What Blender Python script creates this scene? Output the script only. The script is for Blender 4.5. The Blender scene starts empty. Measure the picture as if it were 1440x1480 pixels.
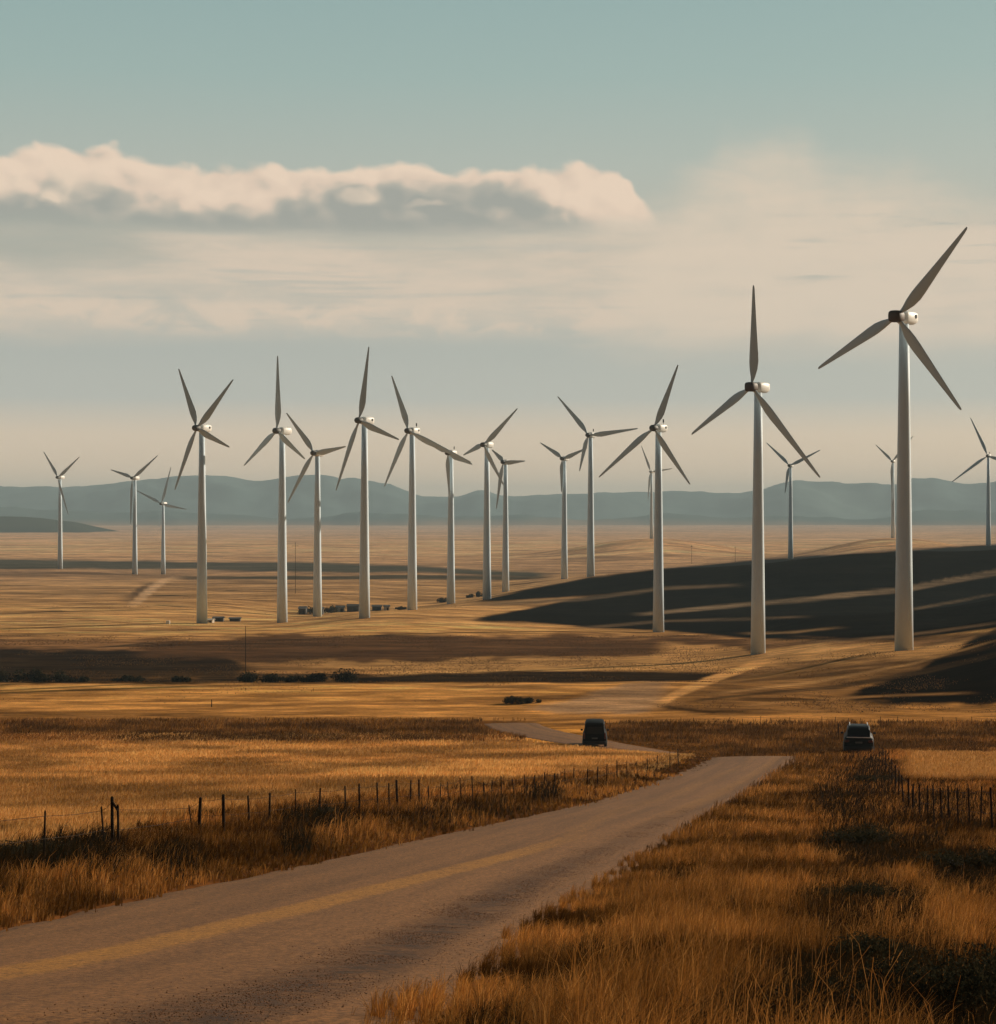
import bpy, bmesh, math, random
import numpy as np
from mathutils import Vector, Matrix

random.seed(7)
RNG = np.random.default_rng(11)
SC = bpy.context.scene
COL = SC.collection
R = math.radians

# ------------------------------------------------------------------ basics
F, PX0, PY0, CZ = 3000.0, 720.0, 740.0, 32.0      # focal length (px of the photo), centre, camera height above z=0


def lin(c):
    c = np.asarray(c, float) / 255.0
    return np.where(c <= 0.04045, c / 12.92, ((c + 0.055) / 1.055) ** 2.4)


def mesh_obj(name, verts, faces, mat=None, parent=None, smooth=False):
    me = bpy.data.meshes.new(name)
    me.from_pydata([tuple(v) for v in verts], [], [tuple(f) for f in faces])
    me.update()
    if smooth:
        me.polygons.foreach_set('use_smooth', [True] * len(me.polygons))
    o = bpy.data.objects.new(name, me)
    COL.objects.link(o)
    if mat is not None:
        me.materials.append(mat)
    if parent is not None:
        o.parent = parent
    return o


def np_mesh(name, verts, quads, mat=None, parent=None, smooth=False, colors=None, uvs=None):
    """fast path: verts (n,3), faces (m,k)"""
    me = bpy.data.meshes.new(name)
    n, m, k = len(verts), len(quads), quads.shape[1]
    me.vertices.add(n)
    me.vertices.foreach_set('co', np.ascontiguousarray(verts, np.float32).ravel())
    me.loops.add(m * k)
    me.loops.foreach_set('vertex_index', np.ascontiguousarray(quads, np.int32).ravel())
    me.polygons.add(m)
    me.polygons.foreach_set('loop_start', np.arange(0, m * k, k, dtype=np.int32))
    me.polygons.foreach_set('loop_total', np.full(m, k, np.int32))
    if smooth:
        me.polygons.foreach_set('use_smooth', np.ones(m, bool))
    if colors is not None:
        a = me.color_attributes.new('Col', 'FLOAT_COLOR', 'POINT')
        c = np.ones((n, 4), np.float32)
        c[:, :3] = colors
        a.data.foreach_set('color', c.ravel())
    if uvs is not None:
        ul = me.uv_layers.new(name='UVMap')
        ul.data.foreach_set('uv', np.ascontiguousarray(uvs[quads.ravel()], np.float32).ravel())
    me.update(calc_edges=True)
    me.validate()
    o = bpy.data.objects.new(name, me)
    COL.objects.link(o)
    if mat is not None:
        me.materials.append(mat)
    if parent is not None:
        o.parent = parent
    return o


def bm_obj(name, bm, mat=None, parent=None, smooth=False):
    me = bpy.data.meshes.new(name)
    bm.to_mesh(me)
    bm.free()
    if smooth:
        me.polygons.foreach_set('use_smooth', [True] * len(me.polygons))
    o = bpy.data.objects.new(name, me)
    COL.objects.link(o)
    if mat is not None:
        me.materials.append(mat)
    if parent is not None:
        o.parent = parent
    return o


def tag(o, label=None, cat=None, group=None, kind=None):
    if label:
        o['label'] = label
    if cat:
        o['category'] = cat
    if group:
        o['group'] = group
    if kind:
        o['kind'] = kind
    return o


def empty(name, loc, rz=0.0):
    o = bpy.data.objects.new(name, None)
    o.empty_display_size = 0.5
    COL.objects.link(o)
    o.location = loc
    o.rotation_euler = (0, 0, rz)
    return o


def add_box(bm, c, s, rot=None, bevel=0.0):
    g = bmesh.ops.create_cube(bm, size=1.0)
    vs = g['verts']
    bmesh.ops.scale(bm, vec=s, verts=vs)
    if bevel > 0:
        es = list({e for v in vs for e in v.link_edges})
        r = bmesh.ops.bevel(bm, geom=es, offset=bevel, segments=2, affect='EDGES', profile=0.5)
        vs = list({v for f in r['faces'] for v in f.verts} | {v for v in vs if v.is_valid})
    if rot is not None:
        bmesh.ops.rotate(bm, cent=(0, 0, 0), matrix=rot, verts=vs)
    bmesh.ops.translate(bm, vec=c, verts=vs)
    return vs


def ring_loft(rings, cap=True):
    """rings: list of lists of 3D points with equal count -> verts, faces"""
    n = len(rings[0])
    vs = [p for r in rings for p in r]
    fs = []
    for i in range(len(rings) - 1):
        for j in range(n):
            a, b = i * n + j, i * n + (j + 1) % n
            fs.append((a, b, b + n, a + n))
    if cap:
        fs.append(tuple(range(n - 1, -1, -1)))
        fs.append(tuple(range((len(rings) - 1) * n, len(rings) * n)))
    return vs, fs


def tube_rings(p, q, r0, r1, n=8):
    p, q = Vector(p), Vector(q)
    d = (q - p).normalized()
    a = d.orthogonal().normalized()
    b = d.cross(a)
    out = []
    for c, r in ((p, r0), (q, r1)):
        out.append([c + (a * math.cos(t) + b * math.sin(t)) * r for t in [2 * math.pi * k / n for k in range(n)]])
    return out


class MB:
    def __init__(s):
        s.v, s.f = [], []

    def add(s, vf):
        o = len(s.v)
        s.v += [tuple(p) for p in vf[0]]
        s.f += [tuple(i + o for i in f) for f in vf[1]]
        return s

    def tube(s, p, q, r0, r1=None, n=8):
        return s.add(ring_loft(tube_rings(p, q, r0, r0 if r1 is None else r1, n)))

    def path(s, pts, rad, n=8):
        pts = [Vector(p) for p in pts]
        rings = []
        for i, p in enumerate(pts):
            d = (pts[min(i + 1, len(pts) - 1)] - pts[max(i - 1, 0)]).normalized()
            a = d.cross(Vector((0.3, 0.9, 0.1))).normalized()
            b = d.cross(a)
            r = rad[i]
            rings.append([p + (a * math.cos(t) + b * math.sin(t)) * r for t in [2 * math.pi * k / n for k in range(n)]])
        return s.add(ring_loft(rings))

    def box(s, c, d):
        x, y, z = c
        a, b, e = d[0] / 2, d[1] / 2, d[2] / 2
        vs = [(x + i * a, y + j * b, z + k * e) for k in (-1, 1) for j in (-1, 1) for i in (-1, 1)]
        return s.add((vs, [(0, 2, 3, 1), (4, 5, 7, 6), (0, 1, 5, 4), (2, 6, 7, 3), (0, 4, 6, 2), (1, 3, 7, 5)]))

    def build(s, name, mat=None, parent=None, smooth=False):
        return mesh_obj(name, s.v, s.f, mat, parent, smooth)


# ------------------------------------------------------------------ noise (numpy)
def _hash(ix, iy, s):
    h = (ix.astype(np.int64) * 374761393 + iy.astype(np.int64) * 668265263 + s * 982451653) & 0x7fffffff
    h = ((h ^ (h >> 13)) * 1274126177) & 0x7fffffff
    h = (h ^ (h >> 16)) & 0xffffff
    return h / float(0xffffff)


def vnoise(x, y, s=0):
    x, y = np.asarray(x, float), np.asarray(y, float)
    ix, iy = np.floor(x), np.floor(y)
    fx, fy = x - ix, y - iy
    fx = fx * fx * fx * (fx * (fx * 6 - 15) + 10)
    fy = fy * fy * fy * (fy * (fy * 6 - 15) + 10)
    a, b = _hash(ix, iy, s), _hash(ix + 1, iy, s)
    c, d = _hash(ix, iy + 1, s), _hash(ix + 1, iy + 1, s)
    return (a * (1 - fx) + b * fx) * (1 - fy) + (c * (1 - fx) + d * fx) * fy


def fbm(x, y, s=0, oct=4):
    t, a, tot = 0.0, 1.0, 0.0
    for i in range(oct):
        t = t + a * vnoise(x * 2 ** i + 13.7 * i, y * 2 ** i - 7.3 * i, s + i)
        tot += a
        a *= 0.5
    return t / tot


def sstep(a, b, x):
    t = np.clip((x - a) / (b - a), 0, 1)
    return t * t * (3 - 2 * t)


# ------------------------------------------------------------------ terrain: sight-line angle as a smooth function of bearing and distance
KN = [(14, 1479), (20, 1415), (30, 1340), (42, 1278), (65, 1200), (90, 1155), (120, 1118), (150, 1096), (178, 1077),
      (195, 1058), (220, 1022), (252, 986), (275, 988), (310, 989), (350, 975), (400, 950), (470, 920), (530, 900),
      (640, 874), (800, 851), (1000, 834), (1300, 815), (1700, 800), (2500, 783), (4000, 769.5), (6500, 760), (9000, 755.5),
      (16000, 750)]
KL = np.log([k[0] for k in KN])
KY = np.array([k[1] for k in KN], float)


def pchip(xk, yk, x):
    h = np.diff(xk)
    dl = np.diff(yk) / h
    m = np.zeros_like(yk)
    w1, w2 = 2 * h[1:] + h[:-1], h[1:] + 2 * h[:-1]
    ok = dl[:-1] * dl[1:] > 0
    with np.errstate(divide='ignore', invalid='ignore'):
        hm = (w1 + w2) / (w1 / dl[:-1] + w2 / dl[1:])
    m[1:-1] = np.where(ok, hm, 0)
    m[0], m[-1] = dl[0], dl[-1]
    x = np.clip(x, xk[0], xk[-1])
    i = np.clip(np.searchsorted(xk, x) - 1, 0, len(xk) - 2)
    t = (x - xk[i]) / h[i]
    return ((1 + 2 * t) * (1 - t) ** 2 * yk[i] + t * (1 - t) ** 2 * h[i] * m[i]
            + t * t * (3 - 2 * t) * yk[i + 1] + t * t * (t - 1) * h[i] * m[i + 1])


# turbines: base px, distance, hub px, blade tips px
TURB = {
    'A': (87, 822, 1136, (86, 690), [(63, 653), (115, 660), (99, 744)]),
    'B': (195, 830, 1079, (192, 691), [(160, 679), (228, 658), (189, 757)]),
    'C': (236, 830, 1100, (235, 728), [(247, 675), (197, 709), (270, 736)]),
    'D': (292, 901, 530, (285, 619), [(258, 533), (337, 548), (253, 708), (332, 646)]),
    'E': (408, 900, 540, (399, 623), [(401, 514), (353, 673), (441, 663)]),
    'F': (459, 891, 635, (453, 655), [(414, 597), (500, 645), (416, 727)]),
    'G': (527, 893, 524, (520, 608), [(533, 501), (486, 709), (577, 635)]),
    'H': (596, 881, 575, (592, 623), [(566, 543), (556, 703), (681, 668)]),
    'I': (652, 873, 688, (651, 655), [(683, 671), (612, 637), (650, 716)]),
    'J': (704, 866, 670, (704, 643), [(748, 590), (670, 658), (729, 702)]),
    'K': (731, 855, 802, (731, 668), [(759, 666), (711, 650), (718, 735)]),
    'L': (816, 836, 862, (814, 663), [(781, 640), (849, 647), (812, 711)]),
    'M': (854, 834, 728, (857, 629), [(806, 573), (922, 619), (838, 681)]),
    'N': (952, 911, 510, (940, 619), [(980, 527), (866, 690), (998, 700)]),
    'O': (942, 778, 1560, (941, 682), [(927, 644), (972, 677), (937, 722)]),
    'P': (1096, 945, 390, (1091, 560), [(1089, 412), (1000, 628), (1186, 690)]),
    'Q': (1143, 807, 1119, (1141, 673), [(1108, 640), (1186, 650), (1135, 713)]),
    'R': (1307, 940, 309, (1303, 459), [(1398, 328), (1183, 533), (1390, 592)]),
    'S': (1291, 777, 1364, (1292, 667), [(1266, 643), (1320, 630), (1290, 722)]),
    'T': (1429, 788, 1154, (1425, 659), [(1403, 604), (1376, 697), (1466, 668)]),
}
CTRL = [(t[0], t[1], t[2]) for t in TURB.values()]
CTRL += [(1085, 1096, 150), (1085, 1110, 163), (1000, 1098, 163), (860, 1079, 178), (1240, 1090, 150), (1330, 1090, 150), (1240, 1098, 168),
         (760, 1046, 205), (950, 1090, 172),
         (720, 868, 650), (850, 836, 700), (1000, 821, 700), (1180, 806, 690), (1330, 797, 690), (1440, 794, 700), (1560, 792, 700),
         (1000, 832, 860), (1180, 822, 860), (1330, 815, 860), (1440, 812, 860),
         (1080, 905, 500), (1200, 890, 500), (1330, 880, 500), (1440, 865, 500), (1560, 855, 500),
         (1200, 925, 400), (1330, 912, 400), (1440, 896, 400), (1560, 880, 400),
         (1440, 922, 309), (1560, 900, 309), (1200, 955, 309), (1100, 975, 309), (1000, 985, 309),
         (1330, 990, 262), (1440, 965, 262), (1560, 940, 262), (1100, 990, 258), (1200, 1000, 252),
         (1330, 1012, 235), (1440, 1005, 235),
         (300, 1140, 100), (500, 1130, 107), (100, 1150, 95), (1400, 1120, 118), (640, 1107, 128),
         (1440, 1225, 55), (1200, 1235, 52), (1440, 1470, 15), (1000, 1470, 15)]
CU = np.array([(c[0] - PX0) / F for c in CTRL])
CLG = np.log([c[2] for c in CTRL])
SU, SL = 0.045, 0.10


def _k(u, l, u2, l2):
    return np.exp(-(((u - u2) / SU) ** 2 + ((l - l2) / SL) ** 2))


_A = _k(CU[:, None], CLG[:, None], CU[None], CLG[None]) + np.eye(len(CU)) * 0.02
_W = np.linalg.solve(_A, np.array([c[1] for c in CTRL], float) - pchip(KL, KY, CLG))


def yfield(u, d):
    l = np.log(np.maximum(d, 1e-3))
    y = pchip(KL, KY, l)
    for a, b, w in zip(CU, CLG, _W):
        y = y + w * _k(u, l, a, b)
    return y


def height(x, y):
    """ground z at world x,y (before the road cut)"""
    x, y = np.asarray(x, float), np.asarray(y, float)
    dd = np.maximum(y, 14.0)
    u = np.clip(x / dd, -0.7, 0.7)
    h = (yfield(u, dd) - PY0) * dd / F
    h = np.where(y < 14.0, h - (14.0 - y) * 0.105, h)
    amp = np.interp(dd, [14, 60, 200, 600, 3000], [0.05, 0.10, 0.12, 0.5, 2.0])
    sc = np.interp(dd, [14, 60, 200, 600, 3000], [5, 9, 16, 60, 300])
    n = fbm(x / 9.0, y / 9.0, 3, 3) * 0.5 + fbm(x / 60.0, y / 60.0, 5, 3) * 0.5
    u2, l2 = x / dd, np.log(dd)
    hm = sstep(0.035, 0.10, u2) * sstep(math.log(440), math.log(500), l2) * (1 - sstep(math.log(640), math.log(700), l2))
    ph = (yfield(u2, dd) + u2 * 3000 * 0.10) / 34.0 + 0.6 * np.sin(u2 * 24)
    fold = (np.abs(((ph % 1.0) - 0.5) * 2)) ** 0.7
    return CZ - h + (n - 0.5) * amp + hm * (0.5 - fold) * 1.5


def unproj(px, py, dmin=12.0, dmax=9000.0):
    """first ground point seen along the photo's line of sight"""
    u = (px - PX0) / F
    ds = np.exp(np.linspace(math.log(dmin), math.log(dmax), 4000))
    ya = PY0 + (CZ - height(u * ds, ds)) * F / ds
    i = int(np.argmax(ya <= py)) if (ya <= py).any() else len(ds) - 1
    d = ds[i]
    return Vector((u * d, d, float(height(u * d, d))))


def ground_at(px, d):
    u = (px - PX0) / F
    return Vector((u * d, d, float(height(u * d, d))))


# ------------------------------------------------------------------ roads (world centre line x, y, width)
ROAD = np.array([(-9.5, -12, 8.0), (-7.0, -2, 8.1), (-4.65, 14, 8.6), (-3.2, 30, 8.2), (-1.8, 42, 8.5), (2.4, 65, 7.5), (7.6, 90, 6.4), (13.4, 120, 6.4),
                 (18.9, 150, 6.6), (19.2, 160, 6.4), (17.2, 168, 6.2), (13.4, 174, 6.2), (9.0, 181, 6.2), (5.4, 190, 6.2), (2.6, 198, 6.0), (1.2, 205, 5.6)], float)


def catmull(P, n=14):
    out = []
    for i in range(len(P) - 1):
        p0, p1, p2, p3 = P[max(i - 1, 0)], P[i], P[i + 1], P[min(i + 2, len(P) - 1)]
        for k in range(n):
            t = k / n
            out.append(0.5 * (2 * p1 + (p2 - p0) * t + (2 * p0 - 5 * p1 + 4 * p2 - p3) * t * t + (3 * p1 - p0 - 3 * p2 + p3) * t ** 3))
    out.append(P[-1])
    return np.array(out)


RC = catmull(ROAD, 24)


def road_dist(x, y):
    """signed lateral distance to the road edge (<0 inside), and side (+ right)"""
    x, y = np.asarray(x, float), np.asarray(y, float)
    sh = x.shape
    xf, yf = x.ravel(), y.ravel()
    best = np.full(xf.shape, 1e9)
    side = np.zeros(xf.shape)
    sub = RC[::3]
    dx = np.gradient(sub[:, 0])
    dy = np.gradient(sub[:, 1])
    sel = np.where((yf > -40) & (yf < 300) & (np.abs(xf) < 90))[0]
    for i in range(len(sub)):
        ex, ey = xf[sel] - sub[i, 0], yf[sel] - sub[i, 1]
        d = np.hypot(ex, ey) - sub[i, 2] / 2
        m = d < best[sel]
        bs = best[sel]
        bs[m] = d[m]
        best[sel] = bs
        s = side[sel]
        s[m] = (ex * dy[i] - ey * dx[i])[m]
        side[sel] = s
    return best.reshape(sh), np.sign(side).reshape(sh)


# ------------------------------------------------------------------ node helpers
class NT:
    def __init__(s, tree):
        s.t = tree

    def node(s, typ, **kw):
        n = s.t.nodes.new(typ)
        for k, v in kw.items():
            setattr(n, k, v)
        return n

    def link(s, a, b):
        s.t.links.new(a.s if isinstance(a, X) else a, b)

    def put(s, sock, v):
        if isinstance(v, X):
            s.t.links.new(v.s, sock)
        elif hasattr(v, 'is_output'):
            s.t.links.new(v, sock)
        else:
            sock.default_value = v

    def math(s, op, *a, clamp=False):
        n = s.node('ShaderNodeMath', operation=op, use_clamp=clamp)
        for i, v in enumerate(a):
            s.put(n.inputs[i], v)
        return X(s, n.outputs[0])

    def ss(s, v, a, b, lo=0.0, hi=1.0):
        n = s.node('ShaderNodeMapRange', interpolation_type='SMOOTHSTEP', clamp=True)
        s.put(n.inputs['Value'], v)
        for k, q in (('From Min', a), ('From Max', b), ('To Min', lo), ('To Max', hi)):
            s.put(n.inputs[k], q)
        return X(s, n.outputs[0])

    def vec(s, x, y, z=0.0):
        n = s.node('ShaderNodeCombineXYZ')
        for i, v in enumerate((x, y, z)):
            s.put(n.inputs[i], v)
        return n.outputs[0]

    def noise(s, vec, scale=1.0, detail=4.0, rough=0.5, dist=0.0):
        n = s.node('ShaderNodeTexNoise')
        s.put(n.inputs['Vector'], vec)
        n.inputs['Scale'].default_value = scale
        n.inputs['Detail'].default_value = detail
        n.inputs['Roughness'].default_value = rough
        n.inputs['Distortion'].default_value = dist
        return X(s, n.outputs['Fac'])

    def mix(s, f, a, b, mode='MIX'):
        n = s.node('ShaderNodeMix', data_type='RGBA', blend_type=mode)
        s.put(n.inputs['Factor'], f)
        for k, v in ((6, a), (7, b)):
            if isinstance(v, (tuple, list, np.ndarray)):
                v = tuple(v)[:3] + (1.0,)
            s.put(n.inputs[k], v)
        return n.outputs[2]

    def ramp(s, v, pts, color=False, interp='LINEAR'):
        n = s.node('ShaderNodeValToRGB')
        cr = n.color_ramp
        cr.interpolation = interp
        while len(cr.elements) < len(pts):
            cr.elements.new(0.5)
        for e, (p, c) in zip(cr.elements, pts):
            e.position = p
            e.color = (tuple(c)[:3] + (1,)) if color else (c, c, c, 1)
        s.put(n.inputs[0], v)
        return n.outputs[0] if color else X(s, n.outputs[0])


class X:
    def __init__(s, n, sock):
        s.n, s.s = n, sock

    def __add__(s, o): return s.n.math('ADD', s, o)
    def __radd__(s, o): return s.n.math('ADD', o, s)
    def __sub__(s, o): return s.n.math('SUBTRACT', s, o)
    def __rsub__(s, o): return s.n.math('SUBTRACT', o, s)
    def __mul__(s, o): return s.n.math('MULTIPLY', s, o)
    def __rmul__(s, o): return s.n.math('MULTIPLY', o, s)
    def __truediv__(s, o): return s.n.math('DIVIDE', s, o)


def new_mat(name):
    m = bpy.data.materials.new(name)
    m.use_nodes = True
    t = NT(m.node_tree)
    m.node_tree.nodes.clear()
    out = t.node('ShaderNodeOutputMaterial')
    return m, t, out


def pbr(name, col, rough=0.6, metal=0.0, var=0.12, scale=3.0, bump=0.0, spec=0.5, coat=0.0):
    m, t, out = new_mat(name)
    b = t.node('ShaderNodeBsdfPrincipled')
    tc = t.node('ShaderNodeTexCoord')
    n = t.noise(tc.outputs['Object'], scale, 5, 0.6)
    f = n * (2 * var) + (1 - var)
    c = t.mix(1.0, tuple(col), t.vec(f, f, f), 'MULTIPLY')
    t.link(c, b.inputs['Base Color'])
    r = n * 0.2 + (rough - 0.1)
    t.link(r, b.inputs['Roughness'])
    b.inputs['Metallic'].default_value = metal
    b.inputs['Specular IOR Level'].default_value = spec
    b.inputs['Coat Weight'].default_value = coat
    if bump:
        bp = t.node('ShaderNodeBump')
        bp.inputs['Distance'].default_value = bump
        t.link(n, bp.inputs['Height'])
        t.link(bp.outputs[0], b.inputs['Normal'])
    t.link(b.outputs[0], out.inputs['Surface'])
    return m


# ------------------------------------------------------------------ materials
def ground_material():
    m, t, out = new_mat('dry_ground')
    b = t.node('ShaderNodeBsdfPrincipled')
    b.inputs['Roughness'].default_value = 0.95
    b.inputs['Specular IOR Level'].default_value = 0.0
    at = t.node('ShaderNodeAttribute', attribute_name='Col')
    tc = t.node('ShaderNodeTexCoord').outputs['Object']
    mp = t.node('ShaderNodeMapping')
    mp.inputs['Scale'].default_value = (0.35, 1.0, 1.0)
    t.link(tc, mp.inputs['Vector'])
    n1 = t.noise(mp.outputs[0], 0.022, 6, 0.6)
    n2 = t.noise(mp.outputs[0], 0.16, 6, 0.65)
    n3 = t.noise(tc, 2.6, 5, 0.7)
    n4 = t.noise(mp.outputs[0], 0.6, 5, 0.7)
    f = t.ss(n1, .3, .7, .78, 1.2) * t.ss(n2, .32, .68, .66, 1.28) * t.ss(n4, .3, .7, .72, 1.24) * t.ss(n3, .25, .75, .8, 1.18)
    c = t.mix(1.0, at.outputs['Color'], t.vec(f, f * 0.98 + 0.02, f * 0.9 + 0.1), 'MULTIPLY')
    t.link(c, b.inputs['Base Color'])
    bp = t.node('ShaderNodeBump')
    bp.inputs['Distance'].default_value = 0.25
    bp.inputs['Strength'].default_value = 0.6
    t.link(n2 * 2.2 + n3 * 0.3, bp.inputs['Height'])
    t.link(bp.outputs[0], b.inputs['Normal'])
    t.link(b.outputs[0], out.inputs['Surface'])
    return m


def road_material():
    m, t, out = new_mat('worn_road')
    b = t.node('ShaderNodeBsdfPrincipled')
    b.inputs['Roughness'].default_value = 0.85
    b.inputs['Specular IOR Level'].default_value = 0.2
    uv = t.node('ShaderNodeUVMap', uv_map='UVMap').outputs[0]
    sp = t.node('ShaderNodeSeparateXYZ')
    t.link(uv, sp.inputs[0])
    U, V = X(t, sp.outputs[0]), X(t, sp.outputs[1])          # U metres along (from y=-12), V 0..1 across
    tc = t.node('ShaderNodeTexCoord').outputs['Object']
    wob = t.noise(t.vec(U * 0.12, V * 0.0, 3.0), 1.0, 3) - 0.5
    fine = t.noise(tc, 26.0, 4, 0.7)
    mid = t.noise(tc, 1.3, 5, 0.65)
    long = t.noise(t.vec(U * 0.05, V * 11.0, 0.0), 1.0, 5, 0.65)
    base = t.mix(t.ss(long + mid * 0.35, 0.5, 0.85), tuple(ROADC[0]), tuple(ROADC[1]))
    # gravel shoulder on the right, ragged rim of loose dark stones
    rim = t.ss(t.math('ABSOLUTE', V - 0.80 + wob * 0.06 - (mid - 0.5) * 0.1), 0.10, 0.0)
    near = t.ss(U, 75.0, 40.0)
    rimf = rim * t.ss(fine * 0.6 + mid * 0.5, 0.45, 0.62) * (near * 0.7 + 0.25)
    base = t.mix(rimf, base, tuple(ROADC[2]))
    sh = t.ss(V + wob * 0.04 + (mid - 0.5) * 0.08, 0.84, 0.9) * 0.5
    base = t.mix(sh, base, tuple(ROADC[1]))
    # worn wheel tracks
    tr = t.math('MAXIMUM', t.ss(t.math('ABSOLUTE', V - .27 + wob * .02), .09, .02), t.ss(t.math('ABSOLUTE', V - .66 + wob * .02), .09, .02))
    base = t.mix(tr * .3, base, tuple(ROADC[1] * 1.12))
    # faded yellow centre line, drifting a little
    cen = t.ramp(U / 200.0, [(0.0, 0.40), (0.13, 0.425), (0.21, 0.44), (0.29, 0.53), (0.36, 0.60), (0.45, 0.42), (0.7, 0.5), (0.85, 0.5)])
    dv = t.math('ABSOLUTE', V - cen + wob * 0.012)
    wear = t.ss(mid * 0.8 + fine * 0.3 + long * 0.3, 0.48, 0.80, 0.5, 1.0)
    line = t.ss(dv, 0.062, 0.028) * wear * t.ss(U, 76.0, 62.0, 0.22, 1.0)
    dv2 = t.math('ABSOLUTE', V - 0.74 + wob * 0.03)
    line2 = t.ss(dv2, 0.08, 0.02) * wear * 0.35 * t.ss(U, 70.0, 100.0)
    base = t.mix(t.math('MAXIMUM', line, line2), base, tuple(ROADC[3]))
    grit = t.noise(tc, 11.0, 5, 0.75)
    g = t.ss(fine, .38, .62, .25, .95) + t.ss(grit, .38, .62, 0.0, .8)
    base = t.mix(0.85, base, t.mix(1.0, base, t.vec(g, g, g), 'MULTIPLY'))
    t.link(base, b.inputs['Base Color'])
    bp = t.node('ShaderNodeBump')
    bp.inputs['Distance'].default_value = 0.03
    bp.inputs['Strength'].default_value = 0.7
    t.link(fine * 0.5 + mid * 0.8 + rimf * 1.0, bp.inputs['Height'])
    t.link(bp.outputs[0], b.inputs['Normal'])
    t.link(b.outputs[0], out.inputs['Surface'])
    return m


def leaf_material(name, transl=0.35):
    m, t, out = new_mat(name)
    at = t.node('ShaderNodeAttribute', attribute_name='Col')
    d = t.node('ShaderNodeBsdfDiffuse')
    tr = t.node('ShaderNodeBsdfTranslucent')
    t.link(at.outputs['Color'], d.inputs['Color'])
    t.link(at.outputs['Color'], tr.inputs['Color'])
    mx = t.node('ShaderNodeMixShader')
    mx.inputs[0].default_value = transl
    t.link(d.outputs[0], mx.inputs[1])
    t.link(tr.outputs[0], mx.inputs[2])
    t.link(mx.outputs[0], out.inputs['Surface'])
    return m


KSUN = 0.62        # sunlit flat-ground radiance per unit albedo (for turning seen colours into albedo)
ROADC = [lin(c) / KSUN for c in ((90, 58, 29), (107, 70, 36), (50, 30, 15), (128, 84, 32))]

M = {}
M['ground'] = ground_material()
M['road'] = road_material()
M['grass'] = leaf_material('dry_grass', 0.35)
M['leaf'] = leaf_material('shrub_leaf', 0.2)
M['tower'] = pbr('white_tower_paint', (0.68, 0.785, 0.85), 0.6, var=0.06, scale=0.6)
M['blade'] = pbr('grey_blade', (0.64, 0.74, 0.78), 0.55, var=0.05, scale=0.5)
M['nacelle'] = pbr('white_nacelle', (0.78, 0.74, 0.68), 0.45, var=0.04)
M['hub'] = pbr('dark_brown_hub', (0.075, 0.04, 0.022), 0.6, var=0.15)
M['hubgrey'] = pbr('dark_grey_hub', (0.11, 0.10, 0.085), 0.6, var=0.15)
M['vent'] = pbr('dark_vent', (0.03, 0.028, 0.025), 0.8)
M['post'] = pbr('weathered_post', (0.030, 0.019, 0.011), 0.95, var=0.35, scale=9, bump=0.01, spec=.05)
M['wire'] = pbr('rusty_wire', (0.05, 0.03, 0.018), 0.8, spec=.1)
M['stem'] = pbr('shrub_stem', (0.05, 0.035, 0.025), 0.9)
M['carpaint'] = pbr('black_car_paint', (0.012, 0.012, 0.012), 0.7, var=0.05, spec=.06)
M['bluepaint'] = pbr('dark_car_paint', (0.014, 0.016, 0.017), 0.55, var=0.05, spec=.12)
M['glass'] = pbr('dark_car_glass', (0.014, 0.017, 0.018), 0.35, var=0.02, spec=.15)
M['tyre'] = pbr('tyre_rubber', (0.015, 0.015, 0.015), 0.9)
M['rim'] = pbr('wheel_rim', (0.25, 0.25, 0.25), 0.4, metal=0.7)
M['chrome'] = pbr('silver_trim', (0.85, 0.86, 0.84), 0.35, var=0.02)
M['tail'] = pbr('tail_lamp_red', (0.10, 0.012, 0.01), 0.3)
M['plate'] = pbr('plate_grey', (0.10, 0.10, 0.09), 0.6)
M['plastic'] = pbr('black_plastic', (0.02, 0.02, 0.02), 0.7)
M['shedwall'] = pbr('shed_boards', (0.075, 0.06, 0.045), 0.9, var=0.3, scale=2)
M['shedroof'] = pbr('shed_roof', (0.14, 0.12, 0.10), 0.8, var=0.2, scale=2)
M['palewall'] = pbr('pale_boards', (0.42, 0.36, 0.28), 0.9, var=0.2, scale=2)
M['white'] = pbr('white_paint', (0.75, 0.72, 0.66), 0.6)


# ------------------------------------------------------------------ ground colours (fields, scrub, tracks, painted hill shade and lit crests) kept per vertex
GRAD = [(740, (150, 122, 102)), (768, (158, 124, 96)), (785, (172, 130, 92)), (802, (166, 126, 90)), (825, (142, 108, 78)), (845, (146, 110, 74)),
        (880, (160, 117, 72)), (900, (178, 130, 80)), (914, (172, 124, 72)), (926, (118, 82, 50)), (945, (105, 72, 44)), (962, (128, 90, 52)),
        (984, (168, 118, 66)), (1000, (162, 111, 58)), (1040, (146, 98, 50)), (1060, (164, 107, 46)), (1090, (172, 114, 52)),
        (1125, (168, 110, 50)), (1155, (150, 98, 46)), (1200, (130, 82, 36)), (1260, (96, 58, 26)), (1480, (84, 50, 22))]
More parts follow.
